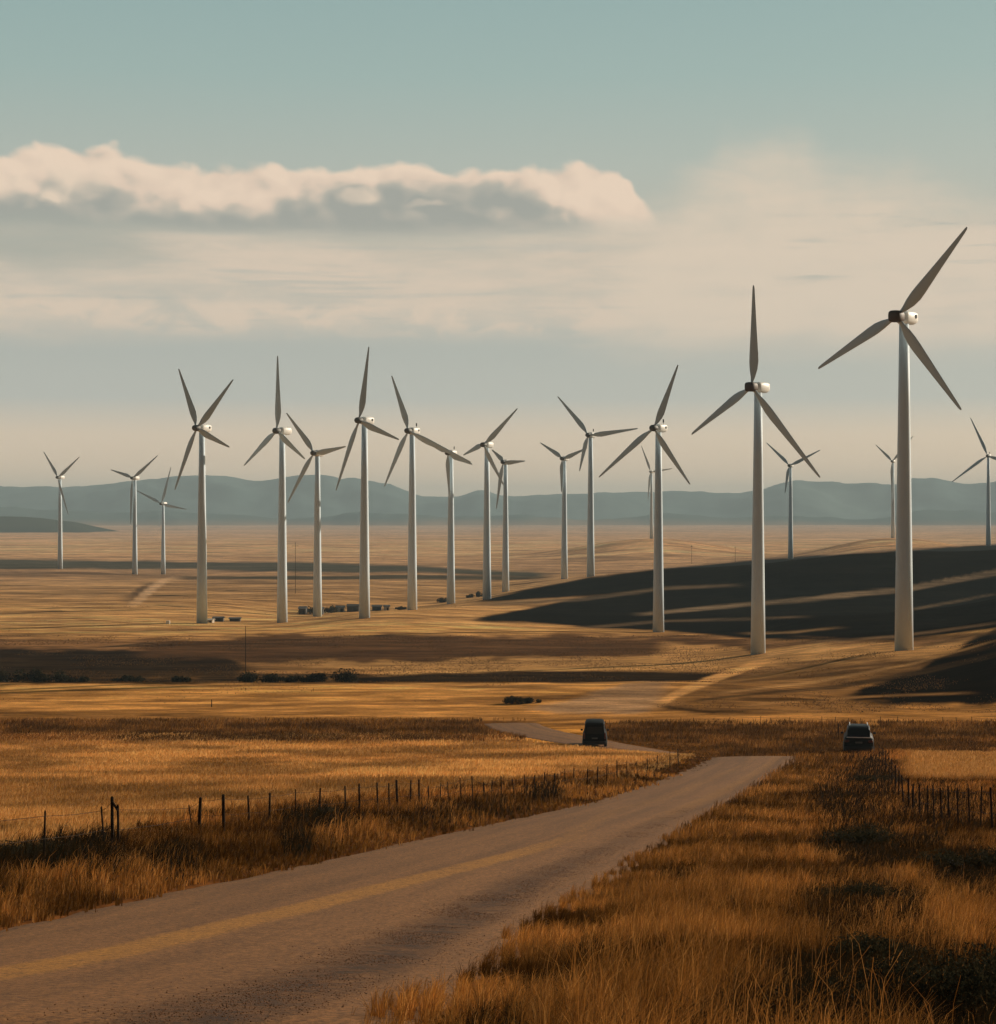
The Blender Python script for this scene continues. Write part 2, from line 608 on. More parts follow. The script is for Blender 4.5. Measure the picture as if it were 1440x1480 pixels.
# (soft edge, opacity, colour, [(x, top, bottom)...])
BANDS = [
    (2.2, .97, (78, 74, 62), [(-300, 806, 820), (0, 808, 822), (280, 812, 823), (460, 813, 828), (600, 818, 827), (790, 828, 836)]),
    (1.5, .95, (76, 68, 54), [(250, 833, 837), (460, 832, 838), (640, 831, 838), (780, 834, 838)]),
    (2, .5, (116, 90, 66), [(-100, 824, 832), (120, 826, 834), (250, 828, 836), (420, 842, 846)]),
    (2, .5, (120, 92, 62), [(0, 855, 858), (200, 858, 862), (480, 862, 867), (640, 868, 873)]),
    (1.5, .6, (118, 86, 54), [(300, 888, 890), (460, 893, 896), (700, 890, 893)]),
    (1.5, .5, (120, 86, 52), [(-50, 911, 914), (240, 909, 911), (470, 911, 914), (620, 915, 917)]),
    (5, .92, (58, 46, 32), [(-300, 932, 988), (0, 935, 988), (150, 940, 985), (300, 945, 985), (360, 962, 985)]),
    (4, .9, (92, 62, 38), [(200, 928, 950), (400, 918, 958), (640, 920, 958), (800, 918, 950), (960, 922, 948), (1080, 926, 944)]),
    (3, .9, (168, 122, 72), [(420, 956, 964), (600, 956, 974), (760, 950, 972), (940, 948, 970), (1050, 946, 966)]),
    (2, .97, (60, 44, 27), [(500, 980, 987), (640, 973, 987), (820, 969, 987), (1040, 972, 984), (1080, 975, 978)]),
    (2, .6, (105, 68, 34), [(420, 1016, 1019), (560, 1012, 1020), (720, 1008, 1019), (860, 1002, 1008)]),
    (1.5, .5, (120, 80, 42), [(-200, 1028, 1031), (140, 1028, 1031), (280, 1023, 1026), (400, 1020, 1022)]),
    (2.5, .9, (98, 58, 24), [(-300, 1052, 1060), (0, 1051, 1061), (200, 1045, 1067), (400, 1043, 1072), (600, 1042, 1069), (760, 1044, 1056)]),
    (3, .85, (102, 62, 28), [(870, 1046, 1085), (980, 1045, 1096), (1200, 1050, 1096), (1440, 1048, 1075), (1700, 1048, 1080)]),
    (3, .55, (128, 84, 38), [(-200, 1078, 1082), (140, 1080, 1088), (400, 1083, 1088), (640, 1086, 1090), (840, 1084, 1090)]),
    (4, .45, (132, 88, 42), [(330, 1118, 1124), (560, 1112, 1119), (760, 1100, 1110), (880, 1098, 1106)]),
    (3, .8, (138, 106, 78), [(770, 1022, 1029), (840, 1006, 1031), (900, 990, 1030), (965, 984, 1024)]),
    (4, .9, (168, 121, 72), [(960, 930, 958), (1090, 938, 962), (1200, 930, 960), (1340, 930, 952), (1440, 925, 930)]),
    (6, .7, (112, 78, 46), [(965, 1000, 1026), (1080, 965, 1030), (1200, 958, 1030), (1340, 950, 1022), (1440, 940, 1020)]),
    (2, .9, (192, 136, 80), [(952, 1012, 1024), (980, 996, 1008), (1040, 972, 984), (1110, 950, 960)]),  # sunlit edge of the embankment, painted as a lighter band
    (2.5, .85, (60, 42, 26), [(950, 1018, 1026), (975, 1020, 1026), (1030, 1024, 1028), (1090, 1026, 1029)]),
    (2, .995, (40, 36, 29), [(688, 869, 871), (760, 853, 867), (850, 835, 862), (950, 823, 850), (1100, 808, 866), (1440, 786, 850), (1700, 780, 850)]),  # dark hill, this row and the next: its shade put into the ground colour
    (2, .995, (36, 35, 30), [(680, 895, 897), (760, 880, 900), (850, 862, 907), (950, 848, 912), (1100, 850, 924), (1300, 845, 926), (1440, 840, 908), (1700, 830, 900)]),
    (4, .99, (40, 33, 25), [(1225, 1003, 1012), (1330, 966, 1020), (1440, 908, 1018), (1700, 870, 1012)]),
    (1.5, .7, (124, 100, 75), [(700, 871, 877), (850, 863, 868), (950, 849, 854), (1060, 844, 848)]),  # pale streaks from here: hill crests catching the sun, painted in
    (1.4, .72, (126, 102, 77), [(930, 885, 890), (1040, 874, 880), (1180, 861, 868), (1300, 849, 857), (1440, 823, 832), (1600, 815, 820)]),
    (1.4, .65, (122, 96, 70), [(840, 905, 909), (960, 896, 900), (1060, 893, 897), (1160, 890, 893)]),
    (1.6, .8, (130, 98, 64), [(1080, 914, 917), (1150, 912, 916), (1210, 906, 909)]),
    (1.4, .65, (130, 98, 68), [(1170, 926, 930), (1300, 918, 922), (1440, 898, 902)]),
    (1.4, .65, (116, 94, 70), [(1310, 880, 884), (1380, 868, 872), (1440, 857, 860)]),
    (1.6, .6, (120, 90, 58), [(1320, 938, 941), (1380, 922, 925), (1440, 910, 913)]),
    (4, .9, (168, 114, 58), [(1290, 1096, 1112), (1350, 1080, 1126), (1440, 1072, 1134), (1700, 1068, 1140)]),
    (1.6, .92, (186, 146, 108), [(196, 866, 876), (206, 854, 870), (226, 840, 852), (248, 833, 838)]),
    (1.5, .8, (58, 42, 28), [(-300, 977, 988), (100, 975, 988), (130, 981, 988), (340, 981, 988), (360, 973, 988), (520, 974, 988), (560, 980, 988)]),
    (3, .85, (178, 130, 80), [(1095, 948, 956), (1160, 936, 944), (1230, 932, 938)]),
    (1.5, .8, (70, 50, 30), [(1000, 1012, 1015), (1100, 1000, 1004), (1210, 990, 996), (1330, 968, 976), (1440, 942, 950)]),
    (1.5, .8, (82, 56, 32), [(1060, 985, 988), (1160, 976, 981), (1290, 962, 968), (1440, 930, 936)]),
    (1.3, .75, (160, 116, 70), [(1040, 1000, 1003), (1180, 984, 988), (1320, 957, 961), (1440, 925, 928)]),
    (1.3, .7, (150, 106, 62), [(1080, 1018, 1021), (1200, 1008, 1011), (1320, 1002, 1006), (1400, 1000, 1003)]),
    (1.3, .75, (64, 46, 28), [(1060, 1009, 1013), (1130, 1008, 1014), (1200, 1010, 1013)]),
    (1.3, .7, (74, 50, 30), [(1130, 958, 961), (1200, 953, 957), (1260, 951, 954)]),
    (1.5, .8, (96, 66, 40), [(1060, 928, 933), (1090, 934, 944), (1110, 930, 934)]),
    (1.5, .7, (84, 58, 34), [(1150, 918, 921), (1280, 925, 930), (1440, 912, 918)]),
    (1.2, .6, (116, 80, 46), [(100, 893, 895), (260, 905, 907), (420, 904, 906)]),
    (1.2, .55, (120, 80, 42), [(500, 1000, 1002), (700, 998, 1000), (800, 994, 996)]),
    (1.2, .55, (120, 80, 42), [(0, 1012, 1014), (180, 1014, 1016), (340, 1008, 1010)]),
    (1.6, .95, (90, 68, 50), [(186, 860, 872), (200, 850, 860), (216, 842, 848)]),
]
GX = np.array([g[0] for g in GRAD], float)
GC = np.array([lin(g[1]) for g in GRAD])


def ground_color(px, py, x, y):
    wy = (fbm(x / np.maximum(y, 14) * 60, np.log(np.maximum(y, 14)) * 30, 21, 4) - 0.5)
    w2 = (fbm(x / np.maximum(y, 14) * 12, np.log(np.maximum(y, 14)) * 6, 25, 3) - 0.5)
    q = py + wy * 10 + w2 * 10 * (py < 1040)
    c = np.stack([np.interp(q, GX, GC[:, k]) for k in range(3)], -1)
    dl = np.maximum(y, 14)
    uu = x / dl
    st = fbm(uu * 26, np.log(dl) * 85, 27, 4) * .6 + fbm(uu * 60, np.log(dl) * 210, 29, 3) * .4
    stw = np.interp(py, [765, 790, 1030, 1100], [.5, 1, 1, .5])
    c = c * 1.13 * (1 + (sstep(.25, .75, st) - .55) * .75 * stw)[..., None]
    sd = fbm(uu * 20 + 5, np.log(dl) * 130, 37, 4)
    c = c * (1 - .26 * sstep(.60, .70, sd) * stw)[..., None]
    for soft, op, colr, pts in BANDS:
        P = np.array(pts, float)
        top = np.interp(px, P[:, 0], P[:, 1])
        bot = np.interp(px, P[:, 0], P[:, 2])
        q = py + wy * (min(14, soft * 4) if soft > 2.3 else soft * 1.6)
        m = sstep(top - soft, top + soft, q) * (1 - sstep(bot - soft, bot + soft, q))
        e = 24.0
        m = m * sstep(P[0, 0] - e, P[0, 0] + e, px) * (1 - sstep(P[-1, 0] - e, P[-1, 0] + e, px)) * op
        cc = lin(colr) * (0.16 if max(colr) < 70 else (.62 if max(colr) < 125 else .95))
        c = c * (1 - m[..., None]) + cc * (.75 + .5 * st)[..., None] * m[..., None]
    rd, _ = road_dist(x, y)
    m = (1 - sstep(2.0, 4.5, rd)) * (1 - sstep(150, 190, y))
    c = c * (1 - m[..., None]) + lin((74, 44, 21)) * m[..., None]
    return c * np.interp(py, [760, 860, 900], [1.0, 1.0, 1.0])[..., None]


def build_ground():
    # rows: near ones by distance, far ones so that each is about a pixel of sight-line
    ds = [-12.0]
    while ds[-1] < 10:
        ds.append(ds[-1] + 1.0)
    d = 10.0
    while d < 15500:
        d *= 1.008 if d < 60 else (1.0045 if d < 1500 else 1.012)
        ds.append(d)
    ds = np.array(ds)
    us = np.linspace(-0.62, 0.62, 660)
    D, U = np.meshgrid(ds, us, indexing='ij')
    Xw = U * (np.maximum(D, -12) + 14.0 + np.where(D < 14, 10, 10))
    Z = height(Xw, D)
    rd, _ = road_dist(Xw, D)
    Z = Z - 0.22 * (1 - sstep(-0.5, -0.1, rd))
    dd = np.maximum(D, 14)
    px = PX0 + F * Xw / dd
    py = PY0 + (CZ - Z) * F / dd
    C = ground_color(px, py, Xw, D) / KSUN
    C = np.clip(C, 0.002, 0.75)
    nr, nc = D.shape
    idx = np.arange(nr * nc).reshape(nr, nc)
    q = np.stack([idx[:-1, :-1], idx[:-1, 1:], idx[1:, 1:], idx[1:, :-1]], -1).reshape(-1, 4)
    V = np.stack([Xw, D, Z], -1).reshape(-1, 3)
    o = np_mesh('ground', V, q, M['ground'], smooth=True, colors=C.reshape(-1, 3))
    tag(o, kind='structure')
    return V[:, 2].min()


ZMIN = build_ground()


def build_road():
    P = RC
    tx, ty = np.gradient(P[:, 0]), np.gradient(P[:, 1])
    L = np.hypot(tx, ty)
    nx, ny = ty / L, -tx / L
    along = np.concatenate([[0], np.cumsum(np.hypot(np.diff(P[:, 0]), np.diff(P[:, 1])))])
    nv = 25
    vs, uv = [], []
    for j in range(nv):
        v = j / (nv - 1)
        edge = (fbm(along / 1.7, np.zeros_like(along) + (0 if v < .5 else 9), 31, 3) - 0.5) * 0.9 * (1 if j in (0, nv - 1) else (0.5 if j in (1, nv - 2) else 0))
        off = (v - 0.5) * P[:, 2] + edge
        x, y = P[:, 0] + nx * off, P[:, 1] + ny * off
        crown = 0.10 * (1 - (2 * v - 1) ** 2)
        z = height(x, y) + crown - 0.02 - (0.10 if j in (0, nv - 1) else 0)
        vs.append(np.stack([x, y, z], -1))
        uv.append(np.stack([along, np.full_like(along, v)], -1))
    V = np.stack(vs, 1)
    UV = np.stack(uv, 1)
    n, m = V.shape[:2]
    idx = np.arange(n * m).reshape(n, m)
    q = np.stack([idx[:-1, :-1], idx[:-1, 1:], idx[1:, 1:], idx[1:, :-1]], -1).reshape(-1, 4)
    o = np_mesh('road', V.reshape(-1, 3), q, M['road'], smooth=True, uvs=UV.reshape(-1, 2))
    tag(o, kind='structure')


build_road()


# ------------------------------------------------------------------ far hills
def hill_mat(name, c1, c2, tan=(-90., -80.)):
    m, t, out = new_mat(name)
    b = t.node('ShaderNodeBsdfPrincipled')
    b.inputs['Roughness'].default_value = 1.0
    b.inputs['Specular IOR Level'].default_value = 0.0
    tc = t.node('ShaderNodeTexCoord').outputs['Object']
    n = t.noise(tc, 0.0016, 7, 0.65)
    hz = t.node('ShaderNodeSeparateXYZ')
    t.link(tc, hz.inputs[0])
    n2 = t.noise(tc, 0.0009, 5, 0.6)
    low = t.ss(X(t, hz.outputs[2]) - n2 * 60.0, tan[0], tan[1])
    c = t.mix(low, tuple(lin((176, 134, 100))), t.mix(t.ss(n, 0.35, 0.65), tuple(c1), tuple(c2)))
    t.link(c, b.inputs['Base Color'])
    t.link(b.outputs[0], out.inputs['Surface'])
    return m


def hills(name, prof, d0, d1, d2, basey, mat, seed, amp):
    """a ridge with real depth: rises from d0 to its crest at d1 and falls behind to d2"""
    P = np.array(prof, float)
    us = np.linspace(-0.62, 0.62, 420)
    ts = np.linspace(0, 1, 46)
    T, U = np.meshgrid(ts, us, indexing='ij')
    Y = np.where(T < 0.7, d0 + (d1 - d0) * T / 0.7, d1 + (d2 - d1) * (T - 0.7) / 0.3)
    px = PX0 + F * U
    crest = np.interp(px, P[:, 0], P[:, 1]) + (fbm(px / 28.0, px * 0 + seed, seed, 4) - 0.5) * amp
    hc = (PY0 - crest) * d1 / F
    hb = (PY0 - basey) * d0 / F
    Xw = U * Y
    r = np.where(T < 0.7, sstep(0, 1, T / 0.7) ** 0.8, 1 - sstep(0, 1, (T - 0.7) / 0.3))
    gul = (fbm(Xw / 420.0, Y / 700.0, seed + 3, 6) - 0.5) * 0.95
    z = CZ + hb - 25 + (hc - hb + 25) * r * (1 + gul * np.sin(np.clip(T / 0.7, 0, 1) * math.pi))
    V = np.stack([Xw, Y, z], -1).reshape(-1, 3)
    idx = np.arange(T.size).reshape(T.shape)
    q = np.stack([idx[:-1, :-1], idx[:-1, 1:], idx[1:, 1:], idx[1:, :-1]], -1).reshape(-1, 4)
    o = np_mesh(name, V, q, mat, smooth=True)
    tag(o, kind='structure')
    return V[:, 2].max()


RIDGE = [(-1200, 700), (-300, 698), (0, 702), (60, 704), (120, 703), (180, 697), (250, 692), (330, 690), (375, 697), (430, 688), (465, 691),
         (495, 694), (506, 690), (516, 690), (528, 694), (560, 698), (585, 707), (610, 715), (650, 718), (675, 713), (690, 706), (705, 708), (722, 715),
         (780, 716), (850, 714), (900, 711), (960, 708), (1000, 711), (1070, 711), (1100, 708), (1125, 700), (1150, 695), (1200, 697),
         (1260, 704), (1300, 702), (1320, 693), (1350, 690), (1370, 694), (1395, 699), (1440, 696), (1700, 690), (2400, 700)]
MIDR = [(-1200, 735), (-200, 728), (0, 732), (160, 742), (250, 738), (330, 744), (420, 750), (520, 741), (640, 748), (760, 745), (860, 752), (960, 742), (1060, 748),
        (1160, 746), (1260, 752), (1340, 736), (1440, 740), (1700, 735), (2400, 740)]
LOWR = [(-1200, 735), (-200, 742), (0, 746), (60, 748), (110, 755), (170, 768), (240, 776), (2400, 778)]
ZMAX = hills('hills', RIDGE, 8200, 9800, 12500, 764, hill_mat('far_forest', (0.055, 0.092, 0.094), (0.125, 0.17, 0.16)), 41, 6.0)
hills('hills', MIDR, 6400, 7200, 8400, 766, hill_mat('mid_forest', (0.055, 0.088, 0.084), (0.085, 0.115, 0.105), (-60., -15.)), 47, 5.0)
hills('hills', LOWR, 3600, 4300, 5200, 776, hill_mat('near_heath', (0.05, 0.055, 0.04), (0.08, 0.08, 0.055)), 53, 2.0)


# ------------------------------------------------------------------ wind turbines
def blade_mesh():
    """unit span 15 m, root at origin, span +Z, chord X, face Y"""
    S = [(0, .42, .42, 0), (.05, .46, .42, 0), (.10, .80, .40, 16), (.17, 1.35, .36, 15), (.25, 1.62, .32, 13), (.33, 1.55, .27, 10),
         (.45, 1.32, .21, 8), (.58, 1.08, .16, 6), (.72, .84, .12, 4), (.85, .62, .085, 3), (.95, .44, .06, 2), (.985, .33, .045, 2), (1, .16, .03, 2)]
    rings = []
    for s, c, t, tw in S:
        ring = []
        a = R(tw)
        for k in range(16):
            th = 2 * math.pi * k / 16
            xx = 0.5 * math.cos(th)
            yy = 0.5 * math.sin(th) * (1.0 if s < .06 else (0.75 + 0.5 * xx))
            x = xx * c - (0.16 * c if s > .06 else 0)
            y = yy * t
            ring.append((x * math.cos(a) - y * math.sin(a), x * math.sin(a) + y * math.cos(a), s * 15.0))
        rings.append(ring)
    vs, fs = ring_loft(rings)
    o = mesh_obj('blade', vs, fs, M['blade'], None, True)
    return o.data, o


def tower_mesh():
    n = 32
    rings = []
    H = 48.6
    prof = [(0, 1.40), (H * .25, 1.24), (H * .5, 1.07), (H * .75, .89), (H, 0.72)]
    for z, r in prof:
        rings.append([(r * math.cos(2 * math.pi * k / n), r * math.sin(2 * math.pi * k / n), z) for k in range(n)])
    vs, fs = ring_loft(rings)
    return vs, fs


def nacelle_bm():
    # axis along local -Y = towards the rotor; origin at tower axis, z centre at 0
    st = [(-1.35, .62, .66, 0), (-1.2, .86, .86, 0), (-.4, 1.0, 1.02, 0), (1.2, 1.04, 1.06, .02), (2.6, .98, 1.0, .05), (3.5, .82, .82, .12), (3.75, .5, .5, .15)]
    rings = []
    for y, w, h, dz in st:
        ring = []
        for k in range(20):
            th = 2 * math.pi * k / 20
            c, s = math.cos(th), math.sin(th)
            p = 0.55
            ring.append((w * math.copysign(abs(c) ** p, c), y, dz + h * math.copysign(abs(s) ** p, s)))
        rings.append(ring)
    return ring_loft(rings)


def hub_vf(boxy):
    st = [(-1.25, .72, ), (-1.5, .84), (-2.4, .9), (-3.1, .8), (-3.45, .55), (-3.55, .2)] if not boxy else \
        [(-1.25, .75), (-1.6, .9), (-2.6, .98), (-3.3, .94), (-3.5, .8), (-3.56, .3)]
    rings = []
    for y, w in st:
        ring = []
        for k in range(20):
            th = 2 * math.pi * k / 20
            c, s = math.cos(th), math.sin(th)
            p = 0.6 if boxy else 1.0
            ring.append((w * math.copysign(abs(c) ** p, c), y, w * 0.92 * math.copysign(abs(s) ** p, s)))
        rings.append(ring)
    return ring_loft(rings)


BLADE, _b0 = blade_mesh()
bpy.data.objects.remove(_b0)
TWV = tower_mesh()
TW = mesh_obj('tower', *TWV, M['tower'], None, True)
NC = mesh_obj('nacelle', *nacelle_bm(), M['nacelle'], None, True)
HB = mesh_obj('hub', *hub_vf(False), M['hubgrey'], None, True)
HB2 = mesh_obj('hub', *hub_vf(True), M['hub'], None, True)
VT = mesh_obj('vent', *ring_loft([[(0, .42 * math.cos(t), .32 * math.sin(t)) for t in [2 * math.pi * k / 14 for k in range(14)]],
                                  [(.06, .40 * math.cos(t), .30 * math.sin(t)) for t in [2 * math.pi * k / 14 for k in range(14)]]]), M['vent'])
mb = MB().tube((0, 0, 0), (0, 0, .55), .06)
mb.tube((0, 0, .55), (0, 0, 1.35), .2, .17)
VN = mb.build('wind_vane', M['vent'])
PROTO = [TW, NC, HB, HB2, VT, VN]


def cp(o, name, parent):
    c = bpy.data.objects.new(name, o.data)
    COL.objects.link(c)
    c.parent = parent
    return c


TLAB = {
    'A': ('tiny far turbine, the leftmost, two blades raised in a narrow V before the blue hills'),
    'B': ('small far turbine second from the left, one blade level left and one raised right'),
    'C': ('small far turbine with its hub low in front of the blue hills'),
    'D': ('tall turbine with four blades in a crooked X, leftmost of the tall ones'),
    'E': ('tall turbine with one blade straight up, just left of a lower one facing it'),
    'F': ('mid-distance turbine standing by dark farm sheds, blade tips reaching up left and level right'),
    'G': ('tall turbine whose upright blade tip is the highest of the left half'),
    'H': ('tall turbine with a long blade sloping down right across the next tower'),
    'I': ('mid-distance turbine whose hub is nearly hidden by its left neighbour\'s long blade'),
    'J': ('turbine with a dark hub knob and small wind vane, overlapping a smaller one behind it'),
    'K': ('smaller turbine tucked behind the right blade of the one with the wind vane'),
    'L': ('mid-distance turbine with a Y rotor and hanging blade, left of a taller one'),
    'M': ('turbine on the edge of the dark hill with a long level blade reaching right'),
    'N': ('tall turbine with dark round hub rising from the left foot of the dark hill'),
    'O': ('very faint thin turbine half hidden behind a tall tower on the dark hill'),
    'P': ('big turbine second nearest, blade pointing straight up, on bare golden ground'),
    'Q': ('small pale turbine with a Y rotor beyond the dark hill, between the two biggest'),
    'R': ('biggest and nearest turbine at the right with a brown boxy hub'),
    'S': ('very faint turbine mostly hidden behind the biggest tower'),
    'T': ('small turbine at the right edge of the picture beyond the dark hill'),
}
YAW = {'D': 30, 'E': 33, 'G': 35, 'H': 28, 'N': 35, 'P': 38, 'R': 38, 'J': 30}
for k, (bx, by, d, hub, tips) in TURB.items():
    base = ground_at(bx, d)
    base.z -= 0.15
    yaw = R(YAW.get(k, 25))
    root = empty('wind_turbine', base, 0)
    tag(root, TLAB[k], 'wind turbine', 'wind turbines standing across the plain')
    zh = CZ + (PY0 - hub[1]) * d / F                  # hub height in the world
    Hh = zh - base.z
    s = Hh / 50.0
    sc = max(s, 0.88)
    t = cp(TW, 'tower', root)
    t.scale = (sc, sc, (Hh - 0.95 * sc) / 48.6)
    axis = Vector((-math.sin(yaw), -math.cos(yaw), 0))
    side = Vector((math.cos(yaw), -math.sin(yaw), 0))
    n = cp(NC, 'nacelle', root)
    n.location = (0, 0, Hh)
    n.rotation_euler = (0, 0, -yaw)
    n.scale = (sc, sc * .84, sc)
    hb = cp(HB2 if k in 'RP' else HB, 'hub', root)
    hb.location = (0, 0, Hh)
    hb.rotation_euler = (0, 0, -yaw)
    hb.scale = (sc, sc, sc)
    if k in 'DRNHG':
        v = cp(VT, 'vent', n)
        v.location = (1.0, 2.3, .25)
    if k in 'HIJTMN':
        v = cp(VN, 'wind_vane', n)
        v.location = (0.2, 2.4, .95)
    hc = base + Vector((0, 0, Hh)) + axis * 2.15 * sc
    for tp in tips:
        # tip: where the line of sight meets the rotor plane
        ray = Vector(((tp[0] - PX0) / F, 1.0, (PY0 - tp[1]) / F))
        o = Vector((0, 0, CZ))
        lam = (hc - o).dot(axis) / ray.dot(axis)
        T = o + ray * lam
        span = T - hc
        L = span.length
        z = span.normalized()
        y = axis
        x = y.cross(z).normalized()
        b = cp(bpy.data.objects.new('tmp', BLADE), 'blade', root)
        m3 = Matrix((x, y, z)).transposed().to_4x4()
        ks = sc * 1.12
        b.matrix_local = Matrix.Translation(hc - base) @ m3 @ Matrix.Diagonal((ks, ks, L / 15.0, 1))
for o in list(bpy.data.objects):
    if o.name.startswith('tmp'):
        bpy.data.objects.remove(o)
for o in PROTO:
    bpy.data.objects.remove(o)


# ------------------------------------------------------------------ grass
def lerp_x(pts, px):
    P = np.array(pts, float)
    return np.interp(px, P[:, 0], P[:, 1])


FENCE_L = [(-400, 1330), (0, 1272), (65, 1258), (164, 1240), (290, 1205), (390, 1200), (520, 1183), (610, 1173), (700, 1162), (800, 1150), (900, 1132), (1000, 1104)]
# dark low growth, bottom right also grass shadow set in blade colour: px, py, rx, ry, strength
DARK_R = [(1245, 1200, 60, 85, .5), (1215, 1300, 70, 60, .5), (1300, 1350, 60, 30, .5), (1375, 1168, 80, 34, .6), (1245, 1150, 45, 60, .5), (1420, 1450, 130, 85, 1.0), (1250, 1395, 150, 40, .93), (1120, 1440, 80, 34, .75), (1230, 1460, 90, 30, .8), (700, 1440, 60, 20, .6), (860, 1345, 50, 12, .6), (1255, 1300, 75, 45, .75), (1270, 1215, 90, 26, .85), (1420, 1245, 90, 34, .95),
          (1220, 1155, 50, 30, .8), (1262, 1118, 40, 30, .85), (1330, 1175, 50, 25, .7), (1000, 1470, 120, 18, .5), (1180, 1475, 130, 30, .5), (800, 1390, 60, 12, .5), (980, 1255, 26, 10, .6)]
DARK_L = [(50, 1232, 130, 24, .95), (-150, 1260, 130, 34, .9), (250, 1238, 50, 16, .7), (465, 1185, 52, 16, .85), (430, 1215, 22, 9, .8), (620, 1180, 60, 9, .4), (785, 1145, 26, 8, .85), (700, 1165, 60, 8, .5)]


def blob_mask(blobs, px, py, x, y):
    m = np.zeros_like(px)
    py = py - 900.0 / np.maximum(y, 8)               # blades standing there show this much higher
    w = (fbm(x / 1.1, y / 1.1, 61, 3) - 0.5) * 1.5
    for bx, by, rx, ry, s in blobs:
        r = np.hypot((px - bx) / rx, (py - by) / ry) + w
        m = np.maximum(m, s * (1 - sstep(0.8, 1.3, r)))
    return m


def grass(name, x, y, hgt, wid, col, lean=0.35, seed=1, tipw=0.15, tuft=.45):
    rg = np.random.default_rng(seed)
    n = len(x)
    z = height(x, y) - 0.03
    # blades grow in tufts and bend over, mostly downwind
    cs = 0.16 + 0.0022 * y
    cx, cy = (np.floor(x / cs) + .5) * cs, (np.floor(y / cs) + .5) * cs
    tx, ty = cx + (_hash(np.floor(x / cs), np.floor(y / cs), 5) - .5) * cs, cy + (_hash(np.floor(x / cs), np.floor(y / cs), 9) - .5) * cs
    th = .7 + .6 * _hash(np.floor(x / cs), np.floor(y / cs), 15)
    x2, y2 = x * (1 - tuft) + tx * tuft, y * (1 - tuft) + ty * tuft
    la = np.arctan2(y2 - ty, x2 - tx) + rg.normal(0, .5, n)
    hgt = hgt * (1 + (th - 1) * tuft / .45)
    le = np.abs(rg.normal(.12, lean, n)) * hgt
    wdr = .18 * hgt * rg.uniform(.2, 1.4, n)
    lx, ly = np.cos(la) * le + wdr, np.sin(la) * le * .8 + .2 * wdr
    fa = rg.uniform(-0.9, 0.9, n)
    wv = np.stack([np.cos(fa) * wid, np.sin(fa) * wid, np.zeros(n)], -1)
    B = np.stack([x2, y2, z], -1)
    top = hgt * np.sqrt(np.clip(1 - (le / hgt) ** 2 * .6, .15, 1))
    P1 = B + np.stack([lx * .12, ly * .12, top * .42], -1)
    P2 = B + np.stack([lx * .45, ly * .45, top * .80], -1)
    P3 = B + np.stack([lx, ly, top * (1 - .12 * rg.uniform(0, 1, n))], -1)
    V = np.stack([B - wv, B + wv, P1 - wv * .9, P1 + wv * .9, P2 - wv * .65, P2 + wv * .65, P3 - wv * tipw, P3 + wv * tipw], 1)
    i0 = np.arange(n)[:, None] * 8
    q = np.concatenate([i0 + np.array([0, 1, 3, 2]), i0 + np.array([2, 3, 5, 4]), i0 + np.array([4, 5, 7, 6])], 0)
    C = np.repeat(col[:, None, :], 8, 1) * rg.uniform(.85, 1.15, (n, 1, 1))
    o = np_mesh(name, V.reshape(-1, 3), q, M['grass'], colors=np.clip(C.reshape(-1, 3), 0, .98))
    tag(o, kind='stuff')
    return o


def cand(n, d0, d1, u0, u1, seed, power=1.0):
    rg = np.random.default_rng(seed)
    t = rg.uniform(0, 1, n)
    d = d0 * (d1 / d0) ** t if power == 1.0 else (d0 ** power + t * (d1 ** power - d0 ** power)) ** (1 / power)
    u = rg.uniform(u0, u1, n)
    x = u * (d + 3)
    rd, sd = road_dist(x, d)
    px = PX0 + F * x / np.maximum(d, 5)
    py = PY0 + (CZ - height(x, d)) * F / np.maximum(d, 5)
    return rg, x, d, rd, sd, px, py


RUST = np.array([lin(c) for c in ((139, 91, 40), (124, 80, 36), (151, 103, 51), (110, 72, 34), (97, 66, 35), (165, 118, 66))])
GOLD = np.array([lin(c) for c in ((210, 158, 92), (197, 145, 81), (183, 132, 72), (214, 166, 104))])
DARKG = np.array([lin(c) for c in ((46, 37, 23), (36, 32, 22), (58, 42, 24))])


def pick(pal, rg, n, w=None):
    return pal[rg.choice(len(pal), n, p=w)] / 0.62 * 0.62


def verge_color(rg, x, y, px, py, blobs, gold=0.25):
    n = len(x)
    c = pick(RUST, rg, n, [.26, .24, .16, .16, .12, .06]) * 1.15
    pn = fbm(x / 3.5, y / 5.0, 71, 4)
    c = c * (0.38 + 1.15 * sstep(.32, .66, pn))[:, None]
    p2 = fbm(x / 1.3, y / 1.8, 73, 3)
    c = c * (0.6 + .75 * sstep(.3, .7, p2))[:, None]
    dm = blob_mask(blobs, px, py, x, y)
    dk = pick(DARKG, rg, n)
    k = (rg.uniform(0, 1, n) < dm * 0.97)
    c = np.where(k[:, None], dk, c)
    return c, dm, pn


# right-hand verge, near and far
rg, x, y, rd, sd, px, py = cand(970000, 7, 62, -0.18, 0.52, 101, .6)
en = fbm(x / .7, y / .7, 77, 3)
k = ((rd > -0.25 + 1.5 * (en - .45)) | ((rd > -.55) & (en > .70))) & (sd > 0)
x, y, px, py, rd = x[k], y[k], px[k], py[k], rd[k]
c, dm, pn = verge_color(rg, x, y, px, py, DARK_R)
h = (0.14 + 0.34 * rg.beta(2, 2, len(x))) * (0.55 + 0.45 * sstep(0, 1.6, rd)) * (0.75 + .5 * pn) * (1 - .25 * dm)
grass('verge_grass', x, y, h, np.interp(y, [9, 20, 60], [.0017, .0022, .0060]), c, .42, 5)
